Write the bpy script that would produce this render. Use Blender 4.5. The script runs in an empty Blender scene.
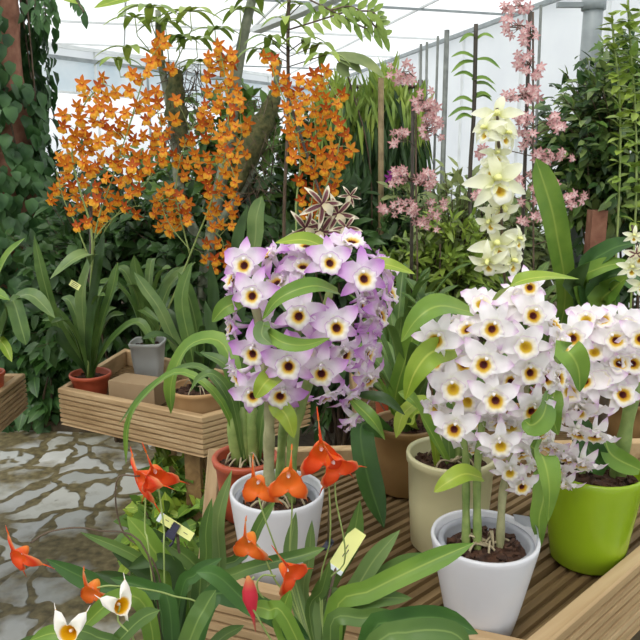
import bpy, bmesh, math, random
from mathutils import Vector, Matrix, Quaternion
R = random.Random(7)
sc = bpy.context.scene
COL = sc.collection
PI = math.pi
V = Vector

# ------------------------------------------------------------------ camera
F = 700.0
TH = math.radians(13)
CZ = 1.40
cam_d = bpy.data.cameras.new('camera')
cam = bpy.data.objects.new('camera', cam_d)
COL.objects.link(cam)
cam.location = (0, 0, CZ)
cam.rotation_euler = (PI / 2 - TH, 0, 0)
cam_d.sensor_width = 36
cam_d.lens = 36 * F / 640
cam_d.clip_start = 0.02
sc.camera = cam
cT, sT = math.cos(TH), math.sin(TH)


def at(u, v, Y):
    """point seen at photo position (u, v) standing at distance Y in the room"""
    t = (v - 320) / F
    d = Y / (cT - t * sT)
    return V(((u - 320) / F * d, Y, CZ - d * sT - t * d * cT))


# ------------------------------------------------------------------ materials
def lin(c):
    if isinstance(c, str):
        c = [int(c[i:i + 2], 16) / 255 for i in (0, 2, 4)]
    return tuple((x / 12.92 if x <= .04045 else ((x + .055) / 1.055) ** 2.4) for x in c) + (1,)


def new_mat(name):
    m = bpy.data.materials.new(name)
    m.use_nodes = True
    nt = m.node_tree
    nt.nodes.clear()
    return m, nt, nt.nodes.new('ShaderNodeOutputMaterial')


def ramp(nt, fac, stops, interp='LINEAR'):
    r = nt.nodes.new('ShaderNodeValToRGB')
    r.color_ramp.interpolation = interp
    e = r.color_ramp.elements
    while len(e) < len(stops):
        e.new(0.5)
    for i, (p, c) in enumerate(stops):
        e[i].position = p
        e[i].color = lin(c)
    nt.links.new(fac, r.inputs[0])
    return r.outputs[0]


def noise(nt, scale, detail=3, coord='Object', dist=0.0, vec=None):
    n = nt.nodes.new('ShaderNodeTexNoise')
    n.inputs['Scale'].default_value = scale
    n.inputs['Detail'].default_value = detail
    n.inputs['Distortion'].default_value = dist
    if vec is None:
        tc = nt.nodes.new('ShaderNodeTexCoord')
        vec = tc.outputs[coord]
    nt.links.new(vec, n.inputs['Vector'])
    return n.outputs['Fac']


def mixc(nt, fac, a, b, mode='MIX'):
    m = nt.nodes.new('ShaderNodeMix')
    m.data_type = 'RGBA'
    m.blend_type = mode
    for k, s in ((0, fac), (6, a), (7, b)):
        if hasattr(s, 'is_output'):
            nt.links.new(s, m.inputs[k])
        else:
            m.inputs[k].default_value = s
    return m.outputs[2]


def finish(nt, out, colour, rough=.5, transl=0.0, bump=None, bump_d=.002, spec=.5, sss=0):
    p = nt.nodes.new('ShaderNodeBsdfPrincipled')
    p.inputs['Roughness'].default_value = rough
    p.inputs['Specular IOR Level'].default_value = spec
    if hasattr(colour, 'is_output'):
        nt.links.new(colour, p.inputs['Base Color'])
    else:
        p.inputs['Base Color'].default_value = colour
    if bump is not None:
        b = nt.nodes.new('ShaderNodeBump')
        b.inputs['Distance'].default_value = bump_d
        b.inputs['Strength'].default_value = .8
        nt.links.new(bump, b.inputs['Height'])
        nt.links.new(b.outputs[0], p.inputs['Normal'])
    s = p.outputs[0]
    if transl:
        t = nt.nodes.new('ShaderNodeBsdfTranslucent')
        if hasattr(colour, 'is_output'):
            nt.links.new(colour, t.inputs[0])
        else:
            t.inputs[0].default_value = colour
        mx = nt.nodes.new('ShaderNodeMixShader')
        mx.inputs[0].default_value = transl
        nt.links.new(s, mx.inputs[1])
        nt.links.new(t.outputs[0], mx.inputs[2])
        s = mx.outputs[0]
    nt.links.new(s, out.inputs[0])


def uv_v(nt, axis=1):
    u = nt.nodes.new('ShaderNodeUVMap')
    s = nt.nodes.new('ShaderNodeSeparateXYZ')
    nt.links.new(u.outputs[0], s.inputs[0])
    return s.outputs[axis]


def leaf_mat(name, a, b, rib=None, rough=.42, transl=.18, scale=14, tip=None):
    def warm(h):
        r, g, bl = [int(h[i:i + 2], 16) / 255 for i in (0, 2, 4)]
        return '%02x%02x%02x' % (int(min(1, r * 1.14 + .01) * 255), int(min(1, g * 1.03) * 255), int(bl * .82 * 255))
    a, b = warm(a), warm(b)
    rib = warm(rib) if rib else None
    m, nt, out = new_mat(name)
    c = ramp(nt, noise(nt, scale, 3), [(.32, a), (.68, b)])
    if rib:
        w = uv_v(nt, 0)
        f = ramp(nt, w, [(.44, '000000'), (.5, 'ffffff'), (.56, '000000')])
        c = mixc(nt, f, c, lin(rib))
    if tip:
        f = ramp(nt, uv_v(nt, 1), [(.8, '000000'), (1, 'ffffff')])
        c = mixc(nt, f, c, lin(tip))
    finish(nt, out, c, rough, transl, spec=.4)
    return m


def plain(name, a, b=None, scale=20, rough=.5, transl=0, bump=None, spec=.5):
    m, nt, out = new_mat(name)
    n = noise(nt, scale, 4)
    c = ramp(nt, n, [(.3, a), (.7, b or a)])
    finish(nt, out, c, rough, transl, n if bump else None, bump or .001, spec)
    return m


def petal_mat(name, stops, rough=.55, transl=.3, streak=None):
    m, nt, out = new_mat(name)
    v = uv_v(nt, 1)
    n = noise(nt, 60, 2)
    add = nt.nodes.new('ShaderNodeMath')
    add.operation = 'MULTIPLY_ADD'
    nt.links.new(n, add.inputs[0])
    add.inputs[1].default_value = .16
    sub = nt.nodes.new('ShaderNodeMath')
    sub.operation = 'SUBTRACT'
    nt.links.new(v, sub.inputs[0])
    sub.inputs[1].default_value = .08
    nt.links.new(sub.outputs[0], add.inputs[2])
    c = ramp(nt, add.outputs[0], stops)
    finish(nt, out, c, rough, transl, spec=.25)
    return m


M = {}
M['leaf'] = leaf_mat('leaf green', '4c7c38', '6a9648', '84a860')
M['leaf_bright'] = leaf_mat('leaf bright', '6a9638', '8db052', 'a2c06c')
M['leaf_blue'] = leaf_mat('leaf bluish green', '4a7050', '688c66', '7c9c78')
M['leaf_strap'] = leaf_mat('strap leaf', '385f36', '557c48', '6c9060')
M['leaf_dark'] = leaf_mat('leaf dark', '223f25', '375a35')
M['leaf_deep'] = leaf_mat('leaf deep green', '28502e', '3f6e3e', '4f7c4c')
M['fol_dark'] = leaf_mat('foliage dark', '1d3b26', '3a6238', scale=6)  # shading of the background greenery is put into this dark leaf colour
M['fol_mid'] = leaf_mat('foliage mid', '31562f', '5f8c48', scale=6)
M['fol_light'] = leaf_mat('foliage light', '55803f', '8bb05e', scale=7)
M['fol_grey'] = leaf_mat('foliage grey green', '56775a', '8aa583', scale=7)
M['ivy'] = leaf_mat('ivy leaf', '20482f', '44734f', scale=9)
M['bush'] = leaf_mat('bush leaf', '3c5e3c', '7a9c6c', scale=8, rough=.35)
M['cane'] = plain('orchid cane', '6c8440', '93a35c', 50, .5)
M['cane_grey'] = plain('old cane', '8a8a62', 'a9a57c', 60, .6)
M['stem'] = plain('flower stem', '7d8f4a', '97a862', 40, .5)
M['stem_dark'] = plain('dark stem', '4a3c2e', '6b5844', 40, .6)
M['bark'] = plain('tree bark', '7c4e3c', 'a87860', 18, .9, bump=.01)
M['bark_grey'] = plain('grey mossy bark', '5b6350', '8d917c', 25, .9, bump=.008)
M['moss'] = plain('moss', '3a4427', '6e6a42', 50, .95, bump=.01)
M['bamboo'] = plain('bamboo stake', '6d5a38', '93805a', 30, .6)
M['stake_grey'] = plain('grey stake', '5e625f', '80857f', 30, .5)
M['stake_dark'] = plain('dark stake', '38332c', '4c4438', 30, .6)
M['steel'] = plain('galvanised steel', '7d8587', '9aa2a3', 8, .4)
M['white_metal'] = plain('white painted metal', 'd4d8d8', 'e4e8e8', 8, .5)
M['pot_white'] = plain('white glazed pot', 'cfced2', 'd8d8dc', 8, .25)
M['pot_inner'] = plain('clear grey inner pot', 'a9acb4', 'c8cbd2', 20, .3, transl=.3)
M['pot_cream'] = plain('cream glazed pot', 'c9c296', 'd4cda4', 8, .3)
M['pot_green'] = plain('lime green glazed pot', '8aa51e', '93b022', 8, .22)
M['pot_red'] = plain('terracotta plastic pot', 'a5482a', 'b5553a', 15, .45)
M['pot_tan'] = plain('tan pot', 'b28a5c', 'c09a6c', 12, .5)
M['pot_brown'] = plain('brown pot', '8a6a40', '9c7a4c', 12, .5)
M['pot_grey'] = plain('grey pot', 'b6b7b4', 'c4c5c1', 12, .45)
M['card'] = plain('cardboard', '9b8262', 'a78e6d', 12, .9)
M['soil'] = plain('bark compost', '2c1c14', '553826', 90, .95, bump=.004)
M['earth'] = plain('earth', '3a3022', '5c4f38', 12, .95, bump=.02)
M['root'] = plain('aerial root', '8f8266', 'b5a888', 60, .7)
M['pur_tepal'] = petal_mat('mauve tipped petal', [(.0, 'e9efd0'), (.2, 'fbf6fb'), (.5, 'f5e6f5'), (.75, 'dfb4e2'), (1, 'c07ccc')])
M['pur_tepal2'] = petal_mat('mauve petal', [(.0, 'e9efd0'), (.15, 'faf2fa'), (.45, 'ebd0ee'), (.7, 'd5a0dc'), (1, 'b870c8')])
M['wht_tepal'] = petal_mat('white petal blush tip', [(.0, 'f0f2dc'), (.3, 'fcf9f8'), (.75, 'fbf3f7'), (1, 'dcb2dc')])
M['pur_lip'] = petal_mat('mauve edged lip', [(.0, '3c0c10'), (.12, '5a1418'), (.18, 'dca028'), (.3, 'f2d878'), (.46, 'fbf5e2'), (.85, 'fbf2fa'), (1, 'd8a4de')])
M['wht_lip'] = petal_mat('white lip yellow throat', [(.0, '420e10'), (.11, '64181a'), (.17, 'c8901c'), (.34, 'e6c048'), (.5, 'fbf1d6'), (.85, 'fdf8f8'), (1, 'f2dcee')])
M['wht_lip2'] = petal_mat('white lip plain yellow throat', [(.0, 'b98a14'), (.24, 'ddb92e'), (.42, 'fbf1d6'), (.85, 'fdf8f8'), (1, 'eed3ea')])
M['column'] = plain('flower column', 'f4ecf2', 'fbf6f0', 30, .5)
M['or_tepal'] = petal_mat('orange petal', [(.0, 'e89c2a'), (.45, 'd87820'), (1, 'bc5a1a')], transl=.25)
M['or_tepal2'] = petal_mat('amber petal', [(.0, 'eeb23a'), (.45, 'e29430'), (1, 'd67e26')], transl=.25)
M['or_tepal3'] = petal_mat('red orange petal', [(.0, 'd88428'), (.4, 'bc541c'), (1, '8e3812')], transl=.25)
M['or_lip'] = petal_mat('orange lip', [(.0, '8c2c0c'), (.2, 'd06414'), (.42, 'f5ae30'), (1, 'f5c448')], transl=.25)
M['pk_tepal'] = petal_mat('dusky pink petal', [(.0, 'f0dcd6'), (.45, 'd8a6a4'), (1, 'b4787c')], transl=.25)
M['pk_lip'] = petal_mat('pale pink lip', [(.0, 'a04a56'), (.4, 'eccac8'), (1, 'f2e0dc')], transl=.25)
M['cr_tepal'] = petal_mat('cream petal', [(.0, 'd8d98a'), (.35, 'eff0c8'), (1, 'f6f6e2')], transl=.3)
M['cr_lip'] = petal_mat('cream lip spotted', [(.0, 'c8942c'), (.2, 'e4c84c'), (.42, 'f6f4e0'), (1, 'f4f5e6')], transl=.3)
M['ms_tepal'] = petal_mat('vermilion sepal', [(.0, 'f0943c'), (.35, 'ec5a22'), (.8, 'd83c1e'), (1, 'e0905a')], transl=.25, rough=.4)
M['ms_tepal2'] = petal_mat('orange sepal', [(.0, 'f4a848'), (.35, 'f07a2c'), (.8, 'e25a20'), (1, 'd8a070')], transl=.25, rough=.4)
M['ms_bud'] = petal_mat('crimson bud', [(.0, 'c98a4c'), (.3, 'c83040'), (.8, 'd8344a'), (1, 'd88a70')], transl=.2, rough=.4)
M['ms_white'] = petal_mat('white sepal yellow heart', [(.0, 'd8940c'), (.35, 'f0b818'), (.46, 'fbf6e8'), (1, 'f6f0ea')], transl=.25, rough=.4)
M['br_tepal'] = petal_mat('brindled petal', [(.0, '5a3038'), (.7, '7a4a50'), (1, 'd8c8a0')], transl=.2)
M['br_edge'] = petal_mat('brindled petal pale', [(.0, 'c8b890'), (.7, 'e8dfc4'), (1, 'eee6cf')], transl=.2)
M['magenta'] = petal_mat('magenta petal', [(.0, 'a8489c'), (1, '8a2a86')])
M['tag_yellow'] = plain('yellow plastic tag', 'ecec90', 'f0f0a0', 10, .5)
M['tag_white'] = plain('white plastic tag', 'dfe6ea', 'e6ecef', 10, .5)
M['ink'] = plain('dark ink', '3a3a3a', '444444', 10, .8)
M['clip'] = plain('dark plastic clip', '1e2030', '34304a', 30, .4)


def wood_mat(name, a, b, c, ang=0.0):
    m, nt, out = new_mat(name)
    tc = nt.nodes.new('ShaderNodeTexCoord')
    mp = nt.nodes.new('ShaderNodeMapping')
    mp.inputs['Rotation'].default_value = (0, 0, -ang)
    mp2 = nt.nodes.new('ShaderNodeMapping')
    mp2.inputs['Scale'].default_value = (2.5, 45, 30)
    nt.links.new(tc.outputs['Object'], mp.inputs[0])
    nt.links.new(mp.outputs[0], mp2.inputs[0])
    n = noise(nt, 1.0, 5, vec=mp2.outputs[0], dist=.6)
    col = ramp(nt, n, [(.25, a), (.5, b), (.75, c)])
    n2 = noise(nt, 5, 3)
    f = ramp(nt, n2, [(.4, '000000'), (.8, '444444')])
    col = mixc(nt, f, col, lin(a))
    finish(nt, out, col, .65, 0, n, .001, .3)
    return m


A_RAIL = math.atan2(.676, .737)
M['deck'] = wood_mat('decking boards', '46371f', '6c5636', '8c7450', A_RAIL)
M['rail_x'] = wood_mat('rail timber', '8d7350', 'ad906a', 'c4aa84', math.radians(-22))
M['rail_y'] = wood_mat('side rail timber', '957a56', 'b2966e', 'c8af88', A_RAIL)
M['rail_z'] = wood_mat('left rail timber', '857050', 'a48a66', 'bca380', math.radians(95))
M['post'] = wood_mat('leg timber', '6a4f30', '8a6c45', 'a38558', 1.0)
M['groove'] = M['deck']


# ------------------------------------------------------------------ mesh builder
class MB:
    def __init__(s):
        s.v, s.f, s.uv, s.mi = [], [], [], []

    def add(s, vs, fs, uvs=None, mi=0):
        b = len(s.v)
        s.v.extend(vs)
        for f in fs:
            s.f.append(tuple(b + i for i in f))
            s.mi.append(mi)
            if uvs:
                s.uv.extend(uvs[i] for i in f)
            else:
                s.uv.extend((0.0, 0.0) for i in f)

    def tube(s, pts, r, n=8, cap=True, mi=0):
        if not isinstance(r, (list, tuple)):
            r = [r] * len(pts)
        vs, fs, uv = [], [], []
        L = len(pts)
        prev = None
        for i, p in enumerate(pts):
            t = (pts[min(i + 1, L - 1)] - pts[max(i - 1, 0)])
            if t.length < 1e-9:
                t = V((0, 0, 1))
            t.normalize()
            if prev is None:
                a = V((1, 0, 0)) if abs(t.x) < .9 else V((0, 1, 0))
                x = t.cross(a).normalized()
            else:
                x = (prev - t * prev.dot(t)).normalized()
            prev = x
            y = t.cross(x)
            for k in range(n):
                q = 2 * PI * k / n
                vs.append(p + (x * math.cos(q) + y * math.sin(q)) * r[i])
                uv.append((k / n, i / max(1, L - 1)))
        for i in range(L - 1):
            for k in range(n):
                k2 = (k + 1) % n
                fs.append((i * n + k, i * n + k2, (i + 1) * n + k2, (i + 1) * n + k))
        if cap:
            fs.append(tuple(range(n - 1, -1, -1)))
            fs.append(tuple((L - 1) * n + k for k in range(n)))
        s.add(vs, fs, uv, mi)
        return s

    def lathe(s, c, prof, n=40, mi=0, square=0.0):
        vs, fs = [], []
        for r, z in prof:
            for k in range(n):
                q = 2 * PI * k / n
                rr = r
                if square:
                    rr = r * (1 + square * (1 / max(abs(math.cos(q)), abs(math.sin(q))) - 1))
                vs.append(c + V((rr * math.cos(q), rr * math.sin(q), z)))
        for i in range(len(prof) - 1):
            for k in range(n):
                k2 = (k + 1) % n
                fs.append((i * n + k, i * n + k2, (i + 1) * n + k2, (i + 1) * n + k))
        fs.append(tuple(range(n - 1, -1, -1)))
        fs.append(tuple((len(prof) - 1) * n + k for k in range(n)))
        s.add(vs, fs, None, mi)
        return s

    def box(s, c, size, ax=None, mi=0):
        ax = ax or (V((1, 0, 0)), V((0, 1, 0)), V((0, 0, 1)))
        vs = []
        for k in range(8):
            sx, sy, sz = (k & 1) * 2 - 1, (k >> 1 & 1) * 2 - 1, (k >> 2 & 1) * 2 - 1
            vs.append(V(c) + ax[0] * (sx * size[0] / 2) + ax[1] * (sy * size[1] / 2) + ax[2] * (sz * size[2] / 2))
        s.add(vs, [(0, 2, 3, 1), (4, 5, 7, 6), (0, 1, 5, 4), (2, 6, 7, 3), (0, 4, 6, 2), (1, 3, 7, 5)], None, mi)
        return s

    def strip(s, pts, widths, n0, fold=.25, across=4, twist=0.0, wave=0.0, mi=0, ph=0.0):
        """a leaf blade along pts: V-folded, optionally twisted and wavy edged"""
        vs, fs, uv = [], [], []
        L = len(pts)
        for i, p in enumerate(pts):
            t = (pts[min(i + 1, L - 1)] - pts[max(i - 1, 0)]).normalized()
            sd = t.cross(n0)
            if sd.length < .12:
                sd = t.cross(V((.3, -.5, .6)))
            sd.normalize()
            f = i / (L - 1)
            if twist:
                sd = Quaternion(t, twist * f) @ sd
            nn = sd.cross(t).normalized()
            w = widths[i]
            for k in range(across + 1):
                a = k / across * 2 - 1
                h = abs(a) * w * fold + wave * w * math.sin(f * 19 + ph + a * 2) * abs(a) ** 2
                vs.append(p + sd * (a * w / 2) + nn * h)
                uv.append((k / across, f))
        for i in range(L - 1):
            for k in range(across):
                a = i * (across + 1) + k
                fs.append((a, a + 1, a + across + 2, a + across + 1))
        s.add(vs, fs, uv, mi)
        return s

    def small_leaf(s, p, d, n, l, w, mi=0, bend=.15):
        """one small leaf: 6 faces, folded along the midrib and bent"""
        d = d.normalized()
        sd = d.cross(n)
        if sd.length < .05:
            sd = d.cross(V((.4, .3, .8)))
        sd.normalize()
        nn = sd.cross(d).normalized()
        a = p + d * (l * .3)
        b = p + d * (l * .68) - nn * (l * bend * .45)
        tip = p + d * l - nn * (l * bend)
        h = w * .12
        vs = [p, a + sd * w * .46 + nn * h, a, a - sd * w * .46 + nn * h,
              b + sd * w * .36 + nn * h, b, b - sd * w * .36 + nn * h, tip]
        s.add(vs, [(0, 2, 1), (0, 3, 2), (1, 2, 5, 4), (2, 3, 6, 5), (4, 5, 7), (5, 6, 7)],
              [(.5, 0), (1, .3), (.5, .3), (0, .3), (1, .7), (.5, .7), (0, .7), (.5, 1)], mi)
        return s

    def build(s, name, mats, parent=None, smooth=True, local=False, sub=0):
        me = bpy.data.meshes.new(name)
        o0 = V((0, 0, 0))
        if parent is not None and not local:
            o0 = V(parent.get('_o', (0, 0, 0)))
        me.from_pydata([tuple(V(v) - o0) for v in s.v], [], s.f)
        ul = me.uv_layers.new(name='UVMap')
        flat = [c for uv in s.uv for c in uv]
        ul.data.foreach_set('uv', flat)
        if not isinstance(mats, (list, tuple)):
            mats = [mats]
        for m in mats:
            me.materials.append(M[m] if isinstance(m, str) else m)
        me.polygons.foreach_set('material_index', s.mi)
        if smooth:
            me.polygons.foreach_set('use_smooth', [True] * len(me.polygons))
        me.update()
        o = bpy.data.objects.new(name, me)
        COL.objects.link(o)
        if parent is not None:
            o.parent = parent
            if not local:
                ORG[o.name] = tuple(o0)
                o['_o'] = tuple(o0)
        if sub:
            md = o.modifiers.new('s', 'SUBSURF')
            md.levels = md.render_levels = sub
        return o


ORG = {}


def thing(name, label, cat, loc, group=None):
    o = bpy.data.objects.new(name, None)
    COL.objects.link(o)
    o.empty_display_size = .05
    o.location = loc
    o['_o'] = tuple(V(loc))
    o['label'] = label
    o['category'] = cat
    if group:
        o['group'] = group
    return o


def tag(o, label, cat, group=None):
    o['label'] = label
    o['category'] = cat
    if group:
        o['group'] = group
    return o


def struct(o):
    o['kind'] = 'structure'
    return o


def cat_pts(P, n=14):
    """Catmull-Rom through P, n samples"""
    P = [V(p) for p in P]
    Q = [P[0] * 2 - P[1]] + P + [P[-1] * 2 - P[-2]]
    out = []
    m = len(P) - 1
    for i in range(n):
        t = i / (n - 1) * m
        k = min(int(t), m - 1)
        x = t - k
        a, b, c, d = Q[k], Q[k + 1], Q[k + 2], Q[k + 3]
        out.append(.5 * ((2 * b) + (c - a) * x + (2 * a - 5 * b + 4 * c - d) * x * x + (3 * b - a - 3 * c + d) * x ** 3))
    return out


def prof(kind, n, w):
    r = []
    for i in range(n):
        f = i / (n - 1)
        if kind == 'strap':
            k = min(1, .45 + f * 2.2) * (1 - max(0, (f - .72) / .28) ** 2.2)
        elif kind == 'paddle':
            k = (.45 + .55 * min(1, f * 1.6)) * math.sqrt(max(0, 1 - max(0, (f - .8) / .2) ** 2))
        elif kind == 'lance':
            k = math.sin(PI * min(1, .08 + f * .92) ** .8) ** .75 if f < 1 else 0
        else:
            k = math.sin(PI * (.04 + .96 * f) ** .75) ** .65 if f < 1 else 0
        r.append(max(.02, k) * w)
    return r


NUP = V((0, -.55, .83))


def leaf(parent, P, w, mat='leaf', kind='strap', n=16, fold=.18, n0=NUP, twist=0.0, wave=0.0, name='leaf'):
    pts = cat_pts(P, n)
    m = MB()
    m.strip(pts, prof(kind, n, w), n0, fold, 4, twist, wave, ph=R.random() * 6)
    return m.build(name, mat, parent)


def face_mat(d, up=V((0, 0, 1)), roll=0.0):
    z = V(d).normalized()
    x = up.cross(z)
    if x.length < .05:
        x = V((1, 0, 0)).cross(z)
    x.normalize()
    y = z.cross(x)
    m = Matrix((x, y, z)).transposed()
    return (m @ Matrix.Rotation(roll, 3, 'Z')).to_quaternion()


# ------------------------------------------------------------------ flower prototypes (local: faces +Z, top +Y, radius 1)
def tepal(m, ang, L, w, lift=.15, back=.25, kind=1.0, wave=.0, n=7, ac=4, mi=0, z0=0.0, droop=0.0):
    d = V((math.sin(ang), math.cos(ang), 0))
    s = V((d.y, -d.x, 0))
    vs, fs, uv = [], [], []
    for i in range(n):
        f = i / (n - 1)
        wd = w * (math.sin(PI * (.1 + .9 * f) ** kind) ** .7 if f < 1 else .0)
        wd = max(wd, .03)
        for k in range(ac + 1):
            a = k / ac * 2 - 1
            z = z0 + lift * math.sin(PI * f * .75) - back * f * f + .16 * wd * a * a * 1.2 + wave * wd * math.sin(f * 14 + k * 2.1 + ang) * abs(a)
            p = d * (L * f) + s * (a * wd / 2) + V((0, 0, z)) + V((0, -droop * f * f, 0))
            vs.append(p)
            uv.append((k / ac, f))
    for i in range(n - 1):
        for k in range(ac):
            a = i * (ac + 1) + k
            fs.append((a, a + 1, a + ac + 2, a + ac + 1))
    m.add(vs, fs, uv, mi)


def funnel_lip(m, c, rx, ry, depth, ruff, n=26, rings=9, mi=0, open_top=.35):
    """frilled trumpet lip; v=0 deep in the throat, v=1 at the frilled rim"""
    vs, fs, uv = [], [], []
    for i in range(rings):
        f = i / (rings - 1)
        for k in range(n):
            q = 2 * PI * k / n
            cx, sy = math.sin(q), math.cos(q)
            low = .5 - .5 * sy
            ext = 1 - open_top * (.5 + .5 * sy) * f
            r = (.12 + .88 * f ** .9) * ext
            z = depth * (-.55 + 1.0 * f ** .8 * (.55 + .35 * low) - .5 * f ** 3 * low)
            z += ruff * f * f * math.sin(q * 9 + f * 3)
            r *= 1 + .07 * f * math.sin(q * 5 + 1.3) + .04 * f * math.sin(q * 11)
            vs.append(V(c) + V((cx * rx * r, sy * ry * r, z)))
            uv.append((k / n, f * (1 - .3 * low * (1 - f))))
    for i in range(rings - 1):
        for k in range(n):
            k2 = (k + 1) % n
            fs.append((i * n + k, i * n + k2, (i + 1) * n + k2, (i + 1) * n + k))
    fs.append(tuple(range(n - 1, -1, -1)))
    m.add(vs, fs, uv, mi)


PROTO = {}


def proto(key, tep, lip=None, col=None):
    """tep/lip/col: (MB, material)"""
    PROTO[key] = []
    for nm, x in (('flower', tep), ('lip', lip), ('column', col)):
        if x is None:
            continue
        me_o = x[0].build(nm, x[1], None, local=True)
        COL.objects.unlink(me_o)
        me = me_o.data
        bpy.data.objects.remove(me_o)
        PROTO[key].append((nm, me))


def flower(parent, key, pos, d, r, up=V((0, 0, 1)), roll=0.0, name='flower'):
    """a flower as one part of its plant, lip and column as its sub-parts"""
    top = None
    for nm, me in PROTO[key]:
        if top is None:
            o = bpy.data.objects.new(name, me)
            o.parent = parent
            o.location = V(pos) - V(parent['_o'])
            o.rotation_mode = 'QUATERNION'
            o.rotation_quaternion = face_mat(d, up, roll)
            o.scale = (r, r, r)
            top = o
        else:
            o = bpy.data.objects.new(nm, me)
            o.parent = top
        COL.objects.link(o)
    return top


def dendro(key, tm, lm, seed, wave=.12):
    q = random.Random(seed)
    t = MB()
    j = lambda a: q.uniform(-a, a)
    for a in (0, 2.25, -2.25):
        tepal(t, a + j(.2), 1.04 + j(.08), .47, .12, .25 + j(.2), .95, wave)
    for a in (1.12, -1.12):
        tepal(t, a + j(.18), 1.04 + j(.06), .72 + j(.06), .2, .15 + j(.2), .85, wave * 1.5, z0=.03)
    # ovary tube behind the flower
    t.tube([V((0, 0, .05)), V((0, -.08, -.3)), V((.05, -.05, -.75))], [.14, .1, .05], 6, mi=0)
    l = MB()
    funnel_lip(l, (j(.04), -.13, .4), .5, .5, .42, .085, open_top=.18)
    c = MB()
    c.tube([V((0, .2, .05)), V((0, .13, .3)), V((0, .07, .36))], [.06, .075, .04], 8)
    proto(key, (t, tm), (l, lm), (c, 'column'))


for k in range(6):
    dendro('pur%d' % k, 'pur_tepal' if k % 3 < 2 else 'pur_tepal2', 'pur_lip', k)
    dendro('wht%d' % k, 'wht_tepal', 'wht_lip' if k % 3 < 2 else 'wht_lip2', 10 + k)

for k, tm in enumerate(('or_tepal', 'or_tepal2', 'or_tepal3')):
    q = random.Random(30 + k)
    t = MB()
    for a in (0, 2.4, -2.4, 1.15, -1.15):
        tepal(t, a + q.uniform(-.15, .15), 1.0, .44, .1, .2 + q.uniform(-.2, .2), .9, .08, 6, 2)
    tepal(t, PI - .35, .95, .75, .25, .2, 1.2, .1, 5, 2, mi=1, z0=.1)
    tepal(t, PI + .35, .95, .75, .25, .2, 1.2, .1, 5, 2, mi=1, z0=.12)
    t.tube([V((0, 0, 0)), V((0, .02, .25))], [.12, .07], 5, mi=1)
    proto('or%d' % k, (t, [tm, 'or_lip']))

t = MB()
for a in (0, 2.3, -2.3, 1.1, -1.1):
    tepal(t, a, 1, .4, .1, .1, .95, 0, 5, 2)
tepal(t, PI, .8, .55, .3, .3, 1.2, .08, 5, 2, mi=1, z0=.1)
proto('pink', (t, ['pk_tepal', 'pk_lip']))
t = MB()
for a in (0, 2.3, -2.3, 1.1, -1.1):
    tepal(t, a, 1, .4, .1, .1, .95, 0, 5, 2)
tepal(t, PI, .8, .55, .3, .3, 1.2, .08, 5, 2, mi=0, z0=.1)
proto('magenta', (t, 'magenta'))

for k in range(2):
    t = MB()
    for a, L, w in ((.1, 1.15, .42), (2.2, 1.1, .42), (-2.1, 1.1, .42), (1.25, 1.15, .5), (-1.3, 1.15, .5)):
        tepal(t, a, L, w, .15, .35 + .2 * k, 1.0, .09, 9, 4)
    l = MB()
    funnel_lip(l, (0, -.3, .15), .42, .52, .4, .09, 16, 6)
    c = MB()
    c.tube([V((0, .12, 0)), V((0, .1, .3)), V((0, 0, .42))], [.1, .12, .07], 8)
    proto('cream%d' % k, (t, 'cr_tepal'), (l, 'cr_lip'), (c, 'tag_yellow'))

# masdevallia: three sepals fused in a cup, each drawn out into a long tail
def masd(key, mat, spread=1.0, tail=1.0):
    t = MB()
    n = 36
    rings = 14
    vs, fs, uv = [], [], []
    for i in range(rings):
        f = i / (rings - 1)
        for k in range(n):
            q = 2 * PI * k / n
            lobe = .5 + .5 * math.cos(3 * q)        # 1 along the three sepals
            if f < .4:
                g = f / .4
                r = .1 + .34 * g ** .7
                z = -.75 + .75 * g
            else:
                g = (f - .4) / .6
                sh = lobe ** (.9 + 3.2 * g)
                r = .44 + (.16 * g * (1 - g) + .95 * sh * g * spread)
                z = .0 + .12 * math.sin(PI * g) - .28 * g * g * sh
            r *= 1 + .03 * math.cos(18 * q) * f
            w = q - .44 * math.sin(2 * q)
            vs.append(V((math.sin(w) * r, math.cos(w) * r, z)))
            uv.append((k / n, f))
    for i in range(rings - 1):
        for k in range(n):
            k2 = (k + 1) % n
            fs.append((i * n + k, i * n + k2, (i + 1) * n + k2, (i + 1) * n + k))
    fs.append(tuple(range(n - 1, -1, -1)))
    t.add(vs, fs, uv)
    for a in (0, 2.475, -2.475):
        d = V((math.sin(a), math.cos(a), 0))
        p0 = d * (.44 + .95 * spread - .1) + V((0, 0, -.26))
        t.tube([p0, p0 + d * .3 * tail + V((0, 0, -.08)), p0 + d * .65 * tail + V((0, -.12, -.18))], [.05, .03, .012], 5)
    l = MB()
    l.tube([V((0, 0, -.5)), V((0, -.02, -.3)), V((0, -.04, -.2))], [.07, .09, .03], 8)
    proto(key, (t, mat), (l, 'column'))


masd('masd', 'ms_tepal', 1.0, 1.0)
masd('masd2', 'ms_tepal2', .9, .45)
masd('masdw', 'ms_white', .9, .5)
t = MB()                                        # closed bud, swollen and pointed
t.tube([V((0, 1.0, 0)), V((.02, .8, 0)), V((.0, .45, .05)), V((0, .1, .05)), V((0, -.3, .02)), V((0, -.75, 0)), V((0, -1.4, -.05))],
       [.06, .16, .27, .3, .2, .07, .02], 10)
t.uv = [(a, b) for a, b in t.uv]
proto('masbud', (t, 'ms_bud'))

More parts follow.
